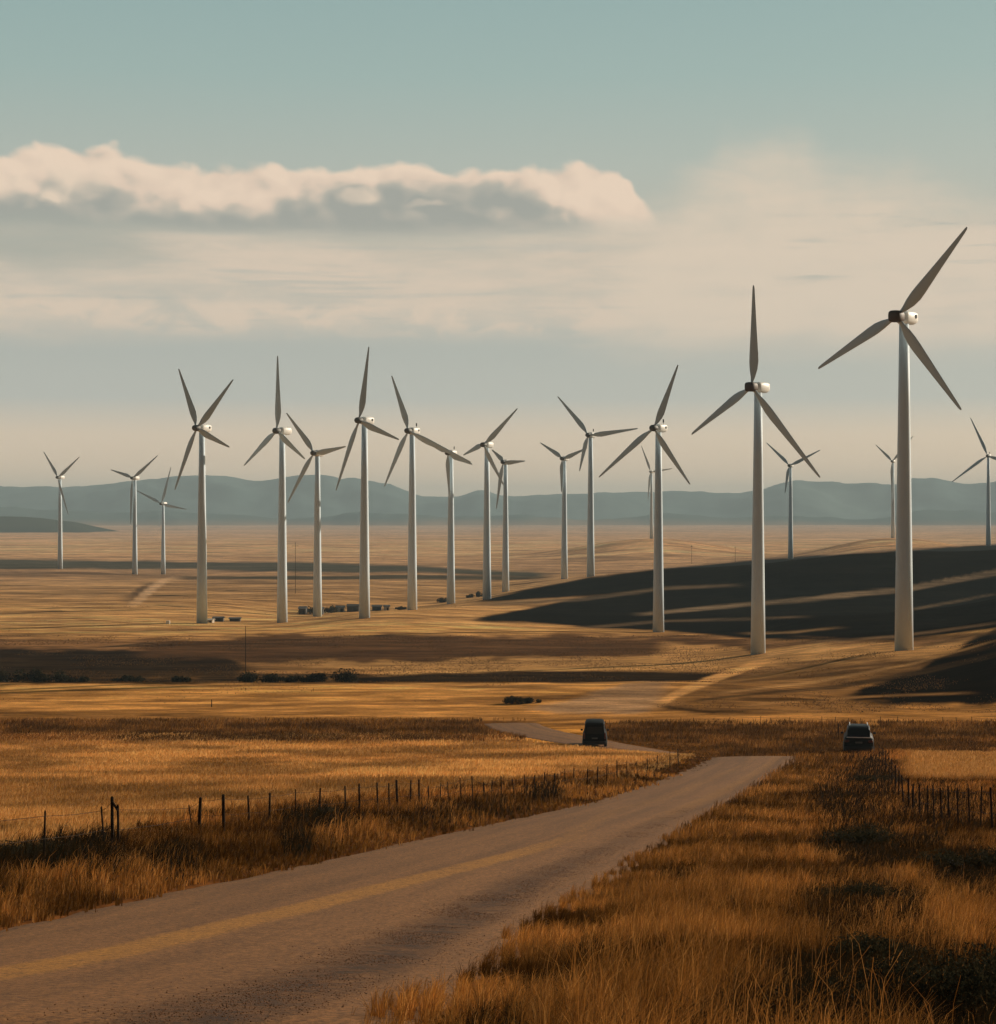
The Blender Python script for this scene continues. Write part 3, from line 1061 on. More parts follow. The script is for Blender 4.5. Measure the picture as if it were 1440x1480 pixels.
# taller pale stalks among it
rg, x, y, rd, sd, px, py = cand(21000, 9, 40, -0.16, 0.50, 103, .6)
k = (rd > 0.8) & (sd > 0) & (fbm(x / 1.6, y / 1.6, 79, 3) > .5)
k &= rg.uniform(0, 1, len(x)) > .93 * blob_mask(DARK_R, px, py, x, y)
x, y = x[k], y[k]
c = pick(np.array([lin(v) for v in ((190, 132, 70), (168, 108, 48), (150, 98, 50))]), rg, len(x))
grass('tall_stalks', x, y, rg.uniform(.38, .75, len(x)), np.full(len(x), .0022), c, .45, 6, .6)
rg, x, y, rd, sd, px, py = cand(260000, 60, 172, -0.02, 0.46, 105, .5)
k = (rd > -0.1) & (sd > 0) & (rd < 60)
x, y, px, py, rd = x[k], y[k], px[k], py[k], rd[k]
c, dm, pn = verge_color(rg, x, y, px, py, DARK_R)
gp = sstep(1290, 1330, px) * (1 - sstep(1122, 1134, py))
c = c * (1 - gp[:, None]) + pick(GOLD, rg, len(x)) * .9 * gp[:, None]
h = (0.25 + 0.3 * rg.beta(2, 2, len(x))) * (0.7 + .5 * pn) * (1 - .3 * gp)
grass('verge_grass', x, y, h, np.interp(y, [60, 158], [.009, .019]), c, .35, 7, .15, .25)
# left verge between road and fence
rg, x, y, rd, sd, px, py = cand(420000, 24, 150, -0.42, 0.14, 107, .5)
fl = lerp_x(FENCE_L, px)
en = fbm(x / .9, y / .9, 78, 3)
k = ((rd > -0.2 + 1.4 * (en - .45)) | ((rd > -.5) & (en > .70))) & (sd < 0) & (py > fl - 22 + 10 * (fbm(x / 2, y / 2, 80, 3) - .5))
x, y, px, py, rd = x[k], y[k], px[k], py[k], rd[k]
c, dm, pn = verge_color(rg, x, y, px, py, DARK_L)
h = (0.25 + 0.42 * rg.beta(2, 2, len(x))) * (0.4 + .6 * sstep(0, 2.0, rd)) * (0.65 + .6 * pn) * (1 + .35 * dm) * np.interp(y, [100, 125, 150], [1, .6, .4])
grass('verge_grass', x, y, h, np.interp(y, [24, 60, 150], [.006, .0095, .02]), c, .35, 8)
# golden field beyond the fence
rg, x, y, rd, sd, px, py = cand(420000, 40, 192, -0.45, 0.12, 109, .5)
fl = lerp_x(FENCE_L, px)
k = (rd > 1.5) & (sd < 0) & (py < fl) & (py > 1062)
x, y, px, py = x[k], y[k], px[k], py[k]
pn = fbm(x / 6.0, y / 9.0, 83, 4)
c = pick(GOLD, rg, len(x)) * (0.62 + .75 * sstep(.3, .7, pn))[:, None] * (.78 + .42 * sstep(.3, .7, fbm(x / 22.0, y / 9.0, 87, 3)))[:, None] * np.interp(py, [1062, 1120, 1200, 1260], [.95, 1, .8, .55])[:, None]
h = (0.14 + 0.22 * rg.beta(2, 2, len(x))) * (.7 + .6 * pn)
grass('field_grass', x, y, h, np.interp(y, [40, 100, 192], [.007, .014, .026]), c, .4, 9, .15, .12)
# weedy strips past the field and beyond the crest
rg, x, y, rd, sd, px, py = cand(240000, 160, 225, -0.34, 0.36, 111, .5)
low = (px < 1040) & (y < 186) & (px > 700)
k = (rd > .3) & (((py > 1041) & (py < 1072) & (px < 760)) | ((px > 860) & (py > 1044)))
x, y = x[k], y[k]
pn = fbm(x / 4.0, y / 4.0, 85, 4)
low = low[k]
k = pn > .26
x, y, pn, low = x[k], y[k], pn[k], low[k]
c = pick(RUST, rg, len(x)) * (.5 + .8 * sstep(.4, .7, pn))[:, None]
grass('weeds', x, y, (.2 + .35 * rg.beta(2, 2, len(x))) * np.where(low, .4, 1), np.full(len(x), .022), c, .4, 10, .15, 0.08)


# low dry scrub on the brown strips, the rough slope and the dark hill
rg, x, y, rd, sd, px, py = cand(900000, 215, 720, -.30, .32, 131, .5)
en = fbm(x / 9.0, y / 16.0, 133, 4)
hill = (py < np.interp(px, [680, 760, 1000, 1090, 1200, 1300, 1440], [895, 900, 914, 926, 916, 926, 906])) & (py > np.interp(px, [688, 850, 1000, 1180, 1440], [870, 834, 819, 804, 790])) & (px > 690)
brown = (py > 918) & (py < 986) & (px < 1060)
rough = (px > 950) & (py > 925) & (py < 1030)
dens = np.where(hill, .0, np.where(brown, sstep(.45, .62, en) * .45, np.where(rough, sstep(.52, .66, en) * .35, sstep(.66, .74, en) * .08)))
k = (rd > 1) & (rg.uniform(0, 1, len(x)) < dens)
x, y, hill = x[k], y[k], hill[k]
c = pick(np.array([lin(v) for v in ((104, 72, 42), (84, 58, 34), (122, 86, 50), (66, 48, 30))]), rg, len(x))
c = np.where(hill[:, None], pick(np.array([lin(v) for v in ((34, 34, 26), (44, 42, 30), (60, 52, 36))]), rg, len(x)), c)
grass('scrub', x, y, rg.uniform(.05, .20, len(x)), np.interp(y, [200, 700], [.03, .08]), c, .5, 12, .15, 0.0)


# loose stones along the right-hand shoulder
def stones():
    rg = np.random.default_rng(301)
    n = 70000
    i = rg.integers(0, len(RC) - 1, n)
    keep = (RC[i, 1] > 5) & (RC[i, 1] < 80)
    i = i[keep]
    # fewer with distance
    i = i[rg.uniform(0, 1, len(i)) < np.clip(30 / np.maximum(RC[i, 1], 1), .2, 1)]
    tx, ty = np.gradient(RC[:, 0]), np.gradient(RC[:, 1])
    L = np.hypot(tx, ty)
    v = np.where(rg.uniform(0, 1, len(i)) < .72, rg.normal(.79, .04, len(i)), rg.normal(.86, .09, len(i)).clip(.3, .99))
    off = (v - .5) * RC[i, 2]
    k = rg.uniform(0, 1, len(i))
    x = RC[i, 0] + (RC[i + 1, 0] - RC[i, 0]) * k + ty[i] / L[i] * off
    y = RC[i, 1] + (RC[i + 1, 1] - RC[i, 1]) * k - tx[i] / L[i] * off
    q = fbm(x / 1.1, y / 1.6, 303, 3) > .44
    x, y, v = x[q], y[q], v[q]
    n = len(x)
    z = height(x, y) + .10 * (1 - (2 * v - 1) ** 2) - .02
    r = rg.uniform(.003, .0085, n) * np.interp(y, [5, 25, 80], [.9, 1.2, 1.8])
    oc = np.array([(1, 0, 0), (0, 1, 0), (-1, 0, 0), (0, -1, 0), (0, 0, 1), (0, 0, -1)], float)
    V = oc[None] * r[:, None, None] * rg.uniform(.6, 1.4, (n, 6, 1))
    V[:, :, 2] *= .75
    V += np.stack([x, y, z + r * .35], -1)[:, None]
    f = np.array([(0, 1, 4), (1, 2, 4), (2, 3, 4), (3, 0, 4), (1, 0, 5), (2, 1, 5), (3, 2, 5), (0, 3, 5)])
    Fc = (np.arange(n)[:, None, None] * 6 + f[None]).reshape(-1, 3)
    C = np.array([lin(c) for c in ((98, 64, 38), (84, 54, 31), (112, 77, 48), (68, 44, 26))])[rg.choice(4, n, p=[.35, .3, .15, .2])] / KSUN
    m, t, out = new_mat('loose_gravel')
    b = t.node('ShaderNodeBsdfPrincipled')
    b.inputs['Roughness'].default_value = .95
    t.link(t.node('ShaderNodeAttribute', attribute_name='Col').outputs['Color'], b.inputs['Base Color'])
    t.link(b.outputs[0], out.inputs['Surface'])
    tag(np_mesh('gravel', V.reshape(-1, 3), Fc, m, colors=np.repeat(C, 6, 0)), kind='stuff')


stones()


# ------------------------------------------------------------------ shrubs
def leaf_cloud(lobes, n, size, cols, seed):
    rg = np.random.default_rng(seed)
    lob = np.array(lobes, float)
    vol = lob[:, 3] * lob[:, 4] * lob[:, 5]
    i = rg.choice(len(lob), n, p=vol / vol.sum())
    d = rg.normal(0, 1, (n, 3))
    d /= np.linalg.norm(d, axis=1)[:, None]
    r = rg.uniform(0, 1, n) ** 0.45
    r = r * (1 + .25 * rg.normal(0, .5, n))
    p = lob[i, :3] + d * r[:, None] * lob[i, 3:6]
    p[:, 2] = np.maximum(p[:, 2], 0.02)
    a = rg.normal(0, 1, (n, 3))
    a /= np.linalg.norm(a, axis=1)[:, None]
    b = np.cross(a, rg.normal(0, 1, (n, 3)))
    b /= np.linalg.norm(b, axis=1)[:, None]
    s = size * rg.uniform(.6, 1.4, n)[:, None]
    V = np.stack([p - a * s, p + b * s * .45, p + a * s, p - b * s * .45], 1).reshape(-1, 3)
    q = np.arange(n * 4).reshape(n, 4)
    C = cols[rg.choice(len(cols), n)] * rg.uniform(.6, 1.3, (n, 1))
    return V, q, np.repeat(C, 4, 0)


OLIVE = np.array([(.046, .040, .021), (.034, .032, .019), (.060, .046, .024), (.026, .026, .017)])
OLIVE2 = np.array([(.050, .044, .023), (.036, .034, .020), (.066, .049, .024)])


def shrub(pos, w, h, label, group=None, n=1400, size=None, cols=OLIVE, seed=0, name='shrub', cat='shrub'):
    rg = random.Random(seed * 7 + 3)
    root = empty(name, pos)
    tag(root, label, cat, group)
    lobes = []
    for _ in range(6):
        a = rg.uniform(-1, 1)
        hh = h * rg.uniform(.55, 1.0) * (1 - .35 * abs(a))
        lobes.append((a * w * .36, rg.uniform(-.3, .3) * w * .6, hh * .5, w * rg.uniform(.16, .26), w * rg.uniform(.16, .26), hh * .5))
    V, q, C = leaf_cloud(lobes, n, size or w * .045, cols, seed + 900)
    np_mesh('foliage', V, q, M['leaf'], root, colors=C)
    mb = MB()
    for L in lobes:
        p = Vector((L[0] * .25, L[1] * .25, -.1))
        e = Vector((L[0], L[1], L[2] * 1.3))
        m = p.lerp(e, .5) + Vector((rg.uniform(-.05, .05) * w, rg.uniform(-.05, .05) * w, .02 * h))
        r = .018 * w
        mb.path([p, m, e], [r, r * .7, r * .3], 5)
    mb.build('stem', M['stem'], root)
    return root


GR = 'dark shrubs in a row behind the golden field'
ROW = [(-40, 42, 20, None), (14, 40, 24, 'dark shrub at the left end of the row behind the golden field'),
       (48, 34, 22, 'second dark shrub of the row behind the golden field, at the left'), (80, 36, 17, 'third dark shrub from the left in the row behind the golden field'),
       (112, 22, 9, 'low dark shrub ending the left clump behind the golden field'), (185, 26, 10, 'low shrub alone between the left clump and a small round shrub'),
       (262, 20, 10, 'small round shrub standing alone on the far edge of the golden field'), (366, 34, 16, 'wide shrub at the left end of the hedge-like clump by the thin pole'),
       (398, 30, 13, 'low shrub second in the clump by the thin pole'), (430, 24, 12, 'small shrub in the middle of the clump by the thin pole'),
       (460, 30, 17, 'taller shrub second from the right end of the clump by the thin pole'), (495, 38, 20, 'largest blocky shrub at the right end of the clump by the thin pole')]
for i, (px, w, h, lab) in enumerate(ROW):
    if lab is None:
        continue
    d = 262 if px < 330 else 258
    p = ground_at(px, d)
    up = (PY0 + (CZ - p.z) * F / d - 985) * d / F        # what the field's crest hides
    shrub(p, w * d / F * 1.6, h * d / F * 1.15 + max(up, 0), lab, GR, 900, .16, OLIVE, 20 + i)
for i, (px, py, w, h, lab) in enumerate([
        (744, 1018, 34, 17, 'dark rounded bush beside the pale dirt track, left and taller of two'),
        (770, 1017, 30, 11, 'low dark bush touching the right side of a rounder one by the dirt track')]):
    p = unproj(px, py)
    shrub(p, w * p.y / F, h * p.y / F, lab, 'bushes beside the dirt track', 1500, .09, OLIVE, 50 + i)
for i, (px, py, w, h, lab) in enumerate([
        (640, 871, 18, 9, 'tiny bush left of the tower foot at the tip of the dark hill'),
        (678, 864, 14, 8, 'tiny bush at the left of a pair under the tip of the dark hill'),
        (692, 863, 16, 10, 'tiny taller bush beside a tower foot above the tip of the dark hill'),
        (583, 881, 22, 6, 'tiny low brown bush at the foot of the tower right of the farm sheds'),
        (447, 887, 30, 14, 'dark bush at the left end of the farm sheds'),
        (478, 886, 28, 14, 'dark bush between two far farm sheds')]):
    p = unproj(px, py)
    shrub(p, w * p.y / F, h * p.y / F, lab, 'small bushes far out on the plain', 500, .3, OLIVE2, 60 + i)
NEAR = [
    (1420, 1488, 2.4, .50, 'large black-green shrub in the bottom right corner'),
    (1310, 1470, 1.6, .42, 'low dark shrub left of the corner shrub at the bottom right'),
    (1250, 1404, 1.7, .36, 'low dark shrub in rust grass above the bottom right corner'),
    (1428, 1262, 3.0, .75, 'dark shrub at the right edge below the fence'),
    (1265, 1226, 3.2, .7, 'dark shrub left of the right-hand fence posts'),
    (1258, 1310, 2.2, .4, 'low olive shrub in the middle of the right verge'),
    (1265, 1135, 3.2, .8, 'dark shrub on the right verge just below the parked car'),
    (465, 1196, 2.4, .75, 'dark shrub at the foot of the left fence in mid-row'),
    (432, 1218, 1.2, .45, 'small dark shrub low on the left verge beside a bigger one'),
    (785, 1152, 2.0, .5, 'dark shrub near the far end of the left fence'),
    (30, 1252, 4.2, .7, 'broad dark shrub at the left edge below the fence'),
    (110, 1246, 3.0, .6, 'dark shrub between the first two fence posts at the left'),
    (250, 1244, 1.6, .45, 'small dark shrub below the leaning fence posts at the left'),
]
for i, (px, py, w, h, lab) in enumerate(NEAR):
    p = unproj(px, py)
    sz = .016 if p.y < 40 else .035
    shrub(p, w, h, lab, 'low dark shrubs on the road verges', 16000 if p.y < 40 else 5000, sz, OLIVE2 if i not in (0, 1) else OLIVE, 80 + i)


# ------------------------------------------------------------------ fences
def fence(name, label, posts, hgt, wires, seed, dv=None, brace=None):
    """posts: (px, base py, height m, radius m, lean)"""
    rg = random.Random(seed)
    pts = []
    for (px, py, hh, r, le) in posts:
        p = unproj(px, py) if dv is None else ground_at(px, dv(px))
        pts.append((p, hh, r * .72, le))
    root = empty(name, pts[0][0])
    tag(root, label, 'fence')
    o0 = pts[0][0]
    for p, hh, r, le in pts:
        a = p - o0 + Vector((0, 0, -.3))
        b = p - o0 + Vector((le * hh, rg.uniform(-.04, .04) * hh, hh))
        m = a.lerp(b, .5) + Vector((rg.uniform(-.02, .02), 0, 0))
        MB().path([a, m, b, b + Vector((0, 0, .03))], [r * 1.05, r, r * .92, r * .5], 7).build('post', M['post'], root)
    for w in wires:
        mb = MB()
        for (p, h1, r1, l1), (q, h2, r2, l2) in zip(pts[:-1], pts[1:]):
            a = p - o0 + Vector((l1 * h1 * w, -r1, h1 * w))
            b = q - o0 + Vector((l2 * h2 * w, -r2, h2 * w))
            mid = a.lerp(b, .5) - Vector((0, 0, .03))
            mb.path([a, mid, b], [.006] * 3, 4)
        mb.build('wire', M['wire'], root)
    if brace:
        for (i, j) in brace:
            (p, h1, _, l1), (q, h2, _, l2) = pts[i], pts[j]
            a = p - o0 + Vector((l1 * h1, 0, h1 * .93))
            b = q - o0 + Vector((l2 * h2, 0, h2 * .93))
            MB().tube(a, b, .03, .03, 6).build('brace', M['post'], root)
    return root


lp = [(-170, 1295, 1.3, .05, .02), (-60, 1274, 1.3, .05, -.02), (65, 1260, 1.33, .035, 0.0), (152, 1240, 1.25, .035, -.07), (164, 1241, 1.5, .06, -.02), (172, 1242, 1.3, .045, -.03),
      (281, 1206, .85, .03, -.2), (288, 1207, 1.1, .075, .03), (322, 1212, 1.25, .07, .01), (361, 1203, 1.1, .045, -.05), (390, 1201, 1.15, .05, 0), (427, 1193, 1.15, .03, 0),
      (463, 1190, 1.15, .045, 0), (500, 1186, 1.15, .045, -.03), (519, 1184, 1.2, .05, 0), (545, 1181, 1.2, .045, 0), (562, 1179, 1.15, .04, 0), (574, 1178, 1.25, .06, -.02),
      (594, 1176, 1.2, .045, 0), (607, 1174, 1.2, .05, -.03)]
for px in list(range(622, 990, 15)):
    lp.append((px + random.uniform(-3, 3), lerp_x(FENCE_L, px) - 1, random.uniform(.85, 1.15), random.uniform(.028, .045), random.uniform(-.07, .07)))
fence('wire_fence', 'long fence of thin weathered posts along the left verge of the road', lp, 1.2, (.55, .93), 3, brace=[(4, 5)])
rp = []
for px, py, hh in [(1272, 1106, 1.3), (1277, 1113, 1.3), (1281, 1120, 1.35), (1286, 1129, 1.35), (1290, 1138, 1.35), (1295, 1148, 1.3), (1300, 1159, 1.3), (1306, 1170, 1.3), (1313, 1178, 1.3), (1320, 1181, 1.15), (1330, 1184, 1.2), (1341, 1187, 1.2), (1352, 1190, 1.25), (1362, 1193, 1.2),
                   (1374, 1196, 1.3), (1387, 1200, 1.3), (1402, 1204, 1.35), (1418, 1209, 1.45), (1436, 1213, 1.45), (1462, 1219, 1.4), (1495, 1228, 1.4), (1540, 1240, 1.4)]:
    rp.append((px, py, hh, random.uniform(.035, .055), random.uniform(-.06, .03)))
fence('wire_fence', 'close-set dark post fence at the right edge below the parked car', rp, 1.3, (.5, .93), 4)
fp = [(px + random.uniform(-5, 5), 0, random.uniform(.45, .75), .04, random.uniform(-.05, .05)) for px in range(985, 1480, 22)]
fence('wire_fence', 'row of tiny fence posts along the golden strip behind the parked car', fp, 1.0, (.9,), 5, dv=lambda px: 204.0)


# ------------------------------------------------------------------ vehicles
def loft_sections(secs):
    """secs: list of (y, [(x,z)...] right half from bottom to top)"""
    rings = []
    for y, half in secs:
        ring = [(x, y, z) for x, z in half] + [(-x, y, z) for x, z in reversed(half)]
        rings.append(ring)
    return ring_loft(rings)


def wheel(parent, x, y, r, w):
    n = 24
    prof = [(-.5, .62), (-.5, .9), (-.36, 1.0), (.36, 1.0), (.5, .9), (.5, .62)]
    rings = [[(k * w, r * q * math.cos(2 * math.pi * j / n), r * q * math.sin(2 * math.pi * j / n)) for j in range(n)] for k, q in prof]
    root = mesh_obj('wheel', *ring_loft(rings), M['tyre'], parent, True)
    root.location = (x, y, r)
    s = 1 if x > 0 else -1
    bm = bmesh.new()
    bmesh.ops.create_cone(bm, cap_ends=True, segments=20, radius1=r * .6, radius2=r * .5, depth=.05,
                          matrix=Matrix.Translation((s * w * .48, 0, 0)) @ Matrix.Rotation(s * math.pi / 2, 4, 'Y'))
    for k in range(5):
        a = 2 * math.pi * k / 5
        add_box(bm, (s * (w * .48 + .03), r * .3 * math.cos(a), r * .3 * math.sin(a)), (.02, r * .12, r * .5), Matrix.Rotation(a - math.pi / 2, 3, 'X'))
    bm_obj('rim', bm, M['rim'], root)
    return root


def vehicle(name, label, cat, pos, rz, W, L, H, belt, roofw, paint, van, trim):
    """rear at -Y, front at +Y"""
    root = empty(name, pos, rz)
    tag(root, label, cat)
    hw, cl = W / 2, .24
    # lower body + cabin in one loft: half section from sill to roof centre
    def sec(y, w, top, bl, rw, c=cl):
        return (y, [(w * .86, c), (w * .97, c + .12), (w, c + .32), (w * .985, bl * .86), (w * .94, bl), (rw * 1.03, bl + (top - bl) * .35), (rw, bl + (top - bl) * .78),
                    (rw * .90, bl + (top - bl) * .95), (rw * .55, top)])
    h2 = L / 2
    rw = roofw / 2
    if van:
        S = [sec(-h2, hw * .93, H * .86, belt, rw * .94, .36), sec(-h2 + .10, hw * .98, H * .96, belt, rw * .98, .30), sec(-h2 + .45, hw, H, belt, rw), sec(h2 - 2.1, hw, H, belt, rw),
             sec(h2 - 1.55, hw, H * .95, belt, rw * .97), sec(h2 - .85, hw * .98, belt + .22, belt, hw * .80), sec(h2 - .5, hw * .96, belt + .05, belt - .04, hw * .78), sec(h2 - .08, hw * .86, belt - .18, belt - .26, hw * .66, .34),
             sec(h2, hw * .74, belt - .35, belt - .42, hw * .55, .4)]
    else:
        S = [sec(-h2, hw * .90, belt + .02, belt - .06, rw * 1.0, .38), sec(-h2 + .07, hw * .97, belt + .16, belt, rw * 1.02, .32), sec(-h2 + .30, hw, belt + (H - belt) * .80, belt, rw), sec(-h2 + .55, hw, H * .985, belt, rw),
             sec(-h2 + 1.0, hw, H, belt, rw), sec(h2 - 2.15, hw, H * .985, belt, rw), sec(h2 - 1.85, hw, H * .95, belt, rw * .98), sec(h2 - 1.15, hw * .99, belt + .14, belt, hw * .82), sec(h2 - .7, hw * .97, belt + .05, belt - .04, hw * .8),
             sec(h2 - .1, hw * .88, belt - .14, belt - .22, hw * .66, .34), sec(h2, hw * .76, belt - .3, belt - .38, hw * .55, .4)]
    body = mesh_obj('body', *loft_sections(S), paint, root, True)
    md = body.modifiers.new('edge', 'EDGE_SPLIT')
    md.split_angle = R(38)
    # rear window panel following the tail
    def panel(nm, pts, mat, off, parent=root):
        nrm = (Vector(pts[1]) - Vector(pts[0])).cross(Vector(pts[2]) - Vector(pts[0])).normalized()
        vs = [Vector(p) + nrm * off for p in pts] + [Vector(p) - nrm * .02 for p in pts]
        n = len(pts)
        fs = [tuple(range(n)), tuple(range(2 * n - 1, n - 1, -1))] + [(i, i + n, (i + 1) % n + n, (i + 1) % n) for i in range(n)]
        return mesh_obj(nm, vs, fs, mat, parent)
    if van:
        yb, yt, zb, zt = -h2 - .02, -h2 + .0, belt + .08, H * .80
        a, b = rw * .84, rw * .80
    else:
        yb, yt, zb, zt = -h2 + .06, -h2 + .32, belt + .15, belt + (H - belt) * .80
        a, b = rw * .86, rw * .74
    panel('rear_window', [(-a, yb, zb), (a, yb, zb), (a * .99, yb + (yt - yb) * .6, zb + (zt - zb) * .65), (b, yt, zt), (-b, yt, zt), (-a * .99, yb + (yt - yb) * .6, zb + (zt - zb) * .65)], M['glass'], .03)
    for s in (-1, 1):
        for (y0, y1, y2, y3) in ((-h2 + .55, -h2 + 1.75, -h2 + 1.75, -h2 + .75), (-h2 + 1.83, h2 - 1.55, h2 - 2.05, -h2 + 1.83)):
            zb2, zt2 = belt + .06, belt + (H - belt) * .76
            x0, x1 = rw * 1.045, rw * 1.01
            pts = [(s * x0, y0, zb2), (s * x0, y1, zb2), (s * x1, y2, zt2), (s * x1, y3, zt2)]
            if s < 0:
                pts = pts[::-1]
            panel('side_window', pts, M['glass'], .012)
        wheel(root, s * (hw - .13), -h2 + .85, .36, .24)
        wheel(root, s * (hw - .13), h2 - .9, .36, .24)
        bm = bmesh.new()
        if van:
            add_box(bm, (s * hw * .84, -h2 - .005, belt - .1), (.12, .1, .5), None, .02)
        else:
            add_box(bm, (s * hw * .78, -h2 + .0, belt - .2), (.3, .12, .17), Matrix.Rotation(-s * .2, 3, 'Z'), .03)
        bm_obj('tail_light', bm, M['tail'], root)
        bm = bmesh.new()
        add_box(bm, (s * (hw + .09), h2 - 1.65, belt + .08), (.2, .1, .15), None, .03)
        bm_obj('mirror', bm, paint, root)
        bm = bmesh.new()
        add_box(bm, (s * hw * .62, h2 - .06, belt - .42), (.3, .08, .14), None, .02)
        bm_obj('headlight', bm, M['chrome'], root)
    bm = bmesh.new()
    add_box(bm, (0, -h2 - .03, .47), (W * .92, .16, .24), None, .05)
    bm_obj('rear_bumper', bm, M['plastic'], root)
    bm = bmesh.new()
    add_box(bm, (0, -h2 - .035, belt - .30), (.5, .03, .13), None, .006)
    bm_obj('number_plate', bm, M['plate'], root)
    if trim:
        bm = bmesh.new()
        add_box(bm, (0, -h2 + .0, belt + .06), (W * .80, .07, .06), None, .015)
        bm_obj('trim_strip', bm, M['chrome'], root)
        for s in (-1, 1):
            bm = bmesh.new()
            add_box(bm, (s * rw * .8, -h2 + 1.7, H + .05), (.05, 1.9, .04), None, .012)
            for yy in (-.8, .8):
                add_box(bm, (s * rw * .8, -h2 + 1.7 + yy, H + .01), (.04, .08, .08))
            bm_obj('roof_rail', bm, M['chrome'], root)
    return root


p = ground_at(860, 179.5)
p.z += 0.07
vehicle('van', 'black van seen from behind on the bend of the gravel road', 'van', p, R(-3), 2.1, 4.9, 2.22, 1.12, 1.66, M['carpaint'], True, False)
p = ground_at(1241, 149)
p.z += .22
vehicle('car', 'dark car with a pale rear trim line parked in grass on the rise', 'car', p, R(-9), 2.12, 4.6, 1.98, 1.16, 1.56, M['bluepaint'], False, True)


# ------------------------------------------------------------------ sheds, poles and small things
def shed(pos, w, d, h, label, wall, roof, rz=0.0, group=None):
    root = empty('shed', pos, rz)
    tag(root, label, 'shed', group)
    vs = [(-w / 2, -d / 2, -.3), (w / 2, -d / 2, -.3), (w / 2, d / 2, -.3), (-w / 2, d / 2, -.3), (-w / 2, -d / 2, h), (w / 2, -d / 2, h), (w / 2, d / 2, h), (-w / 2, d / 2, h),
          (-w / 2, 0, h * 1.35), (w / 2, 0, h * 1.35)]
    fs = [(0, 1, 5, 4), (2, 3, 7, 6), (1, 2, 6, 9, 5), (3, 0, 4, 8, 7)]
    mesh_obj('wall', vs, fs, wall, root)
    e, t = .25, .12
    rv, rf = [], []
    for s in (-1, 1):
        b = len(rv)
        y0, z0 = s * (d / 2 + e), h - e * .7 * h * .35 / (d / 2) + .04
        rv += [(-w / 2 - e, y0, z0), (w / 2 + e, y0, z0), (w / 2 + e, 0, h * 1.35 + .04), (-w / 2 - e, 0, h * 1.35 + .04)]
        rv += [(x, y, z + t) for x, y, z in rv[b:b + 4]]
        rf += [tuple(b + i for i in f) for f in ((0, 1, 2, 3), (4, 5, 6, 7), (0, 1, 5, 4), (0, 3, 7, 4), (1, 2, 6, 5))]
    mesh_obj('roof', rv, rf, roof, root)
    bm = bmesh.new()
    add_box(bm, (w * .18, -d / 2 - .03, h * .4), (min(w * .3, 2.4), .05, h * .8))
    bm_obj('door', bm, M['vent'], root)
    return root


for i, (px, py, w, h, lab, wl, rf) in enumerate([
        (438, 888, 10, 11, 'small dark shed at the left end of the far farm, touching a bush', 'shedwall', 'shedroof'),
        (463, 888, 9, 10, 'small dark shed right beside the tower foot at the far farm', 'shedwall', 'shedroof'),
        (492, 884, 12, 8, 'pale low shed between darker ones at the far farm', 'palewall', 'shedroof'),
        (511, 884, 17, 10, 'long dark shed left of a tall tower foot at the far farm', 'shedwall', 'shedwall'),
        (545, 882, 13, 7, 'low dark shed just right of a tall tower foot at the far farm', 'shedwall', 'shedwall'),
        (559, 882, 8, 7, 'tiny pale shed at the right end of the far farm', 'palewall', 'shedwall'),
        (304, 900, 9, 5, 'tiny pale shed close to the foot of the four-bladed turbine', 'palewall', 'palewall'),
        (316, 898, 14, 6, 'low dark shed right of a tiny pale one by the four-bladed turbine', 'shedwall', 'shedwall'),
        (340, 898, 15, 5, 'low dark shed standing alone right of the four-bladed turbine', 'shedwall', 'shedwall')]):
    p = unproj(px, py)
    k = p.y / F
    shed(p, w * k, 3.0, h * k * .75, lab, M[wl], M[rf], 0.05 * (i % 3 - 1), 'far farm sheds on the plain')
p = unproj(243, 902)
bm = bmesh.new()
add_box(bm, (0, 0, .42), (.95, .8, .85), None, .12)
o = bm_obj('tank', bm, M['white'])
o.location = p
tag(o, 'tiny white tank alone in the field left of the four-bladed turbine', 'tank')


def pole(px, py, top, label, arm=True, rad=.11, group='thin poles on the plain'):
    p = unproj(px, py)
    hh = (py - top) * p.y / F
    root = empty('utility_pole', p)
    tag(root, label, 'pole', group)
    MB().tube((0, 0, -.3), (0, 0, hh), rad, rad * .7, 8).build('post', M['post'], root)
    if arm:
        mb = MB().box((0, -rad, hh * .93), (hh * .13, .1, .12))
        mb.build('crossarm', M['post'], root)


pole(355, 972, 905, 'thin pole standing up from the shrub clump behind the golden field', False, .07)
pole(427, 858, 784, 'thin distant pole right of a tall tower, above the far farm', True, .09)
pole(1000, 815, 788, 'faint distant pole over the dark hill, nearer a tall tower', True, .1)
pole(1063, 812, 790, 'faint distant pole over the dark hill, left of the second biggest turbine', True, .1)
pole(306, 1022, 1011, 'short stub post alone in the golden field', False, .06, None)
pole(1212, 1064, 1046, 'short post just left of the parked car', False, .07, None)


# ------------------------------------------------------------------ air
def haze():
    z0, z1 = ZMIN - 1.0, max(ZMAX + 15, CZ + 60)
    x, y0, y1 = 10200.0, -120.0, 16200.0
    o = MB().box((0, (y0 + y1) / 2, (z0 + z1) / 2), (2 * x, y1 - y0, z1 - z0)).build('haze')
    m, t, out = new_mat('haze_air')
    v = t.node('ShaderNodeVolumePrincipled')
    v.inputs['Color'].default_value = HAZE_COL
    v.inputs['Density'].default_value = HAZE_DEN
    v.inputs['Anisotropy'].default_value = 0.0
    t.link(v.outputs[0], out.inputs['Volume'])
    o.data.materials.append(m)
    tag(o, kind='stuff')


HAZE_COL = (0.66, 0.81, 0.87, 1)
HAZE_DEN = 1.0e-4
haze()

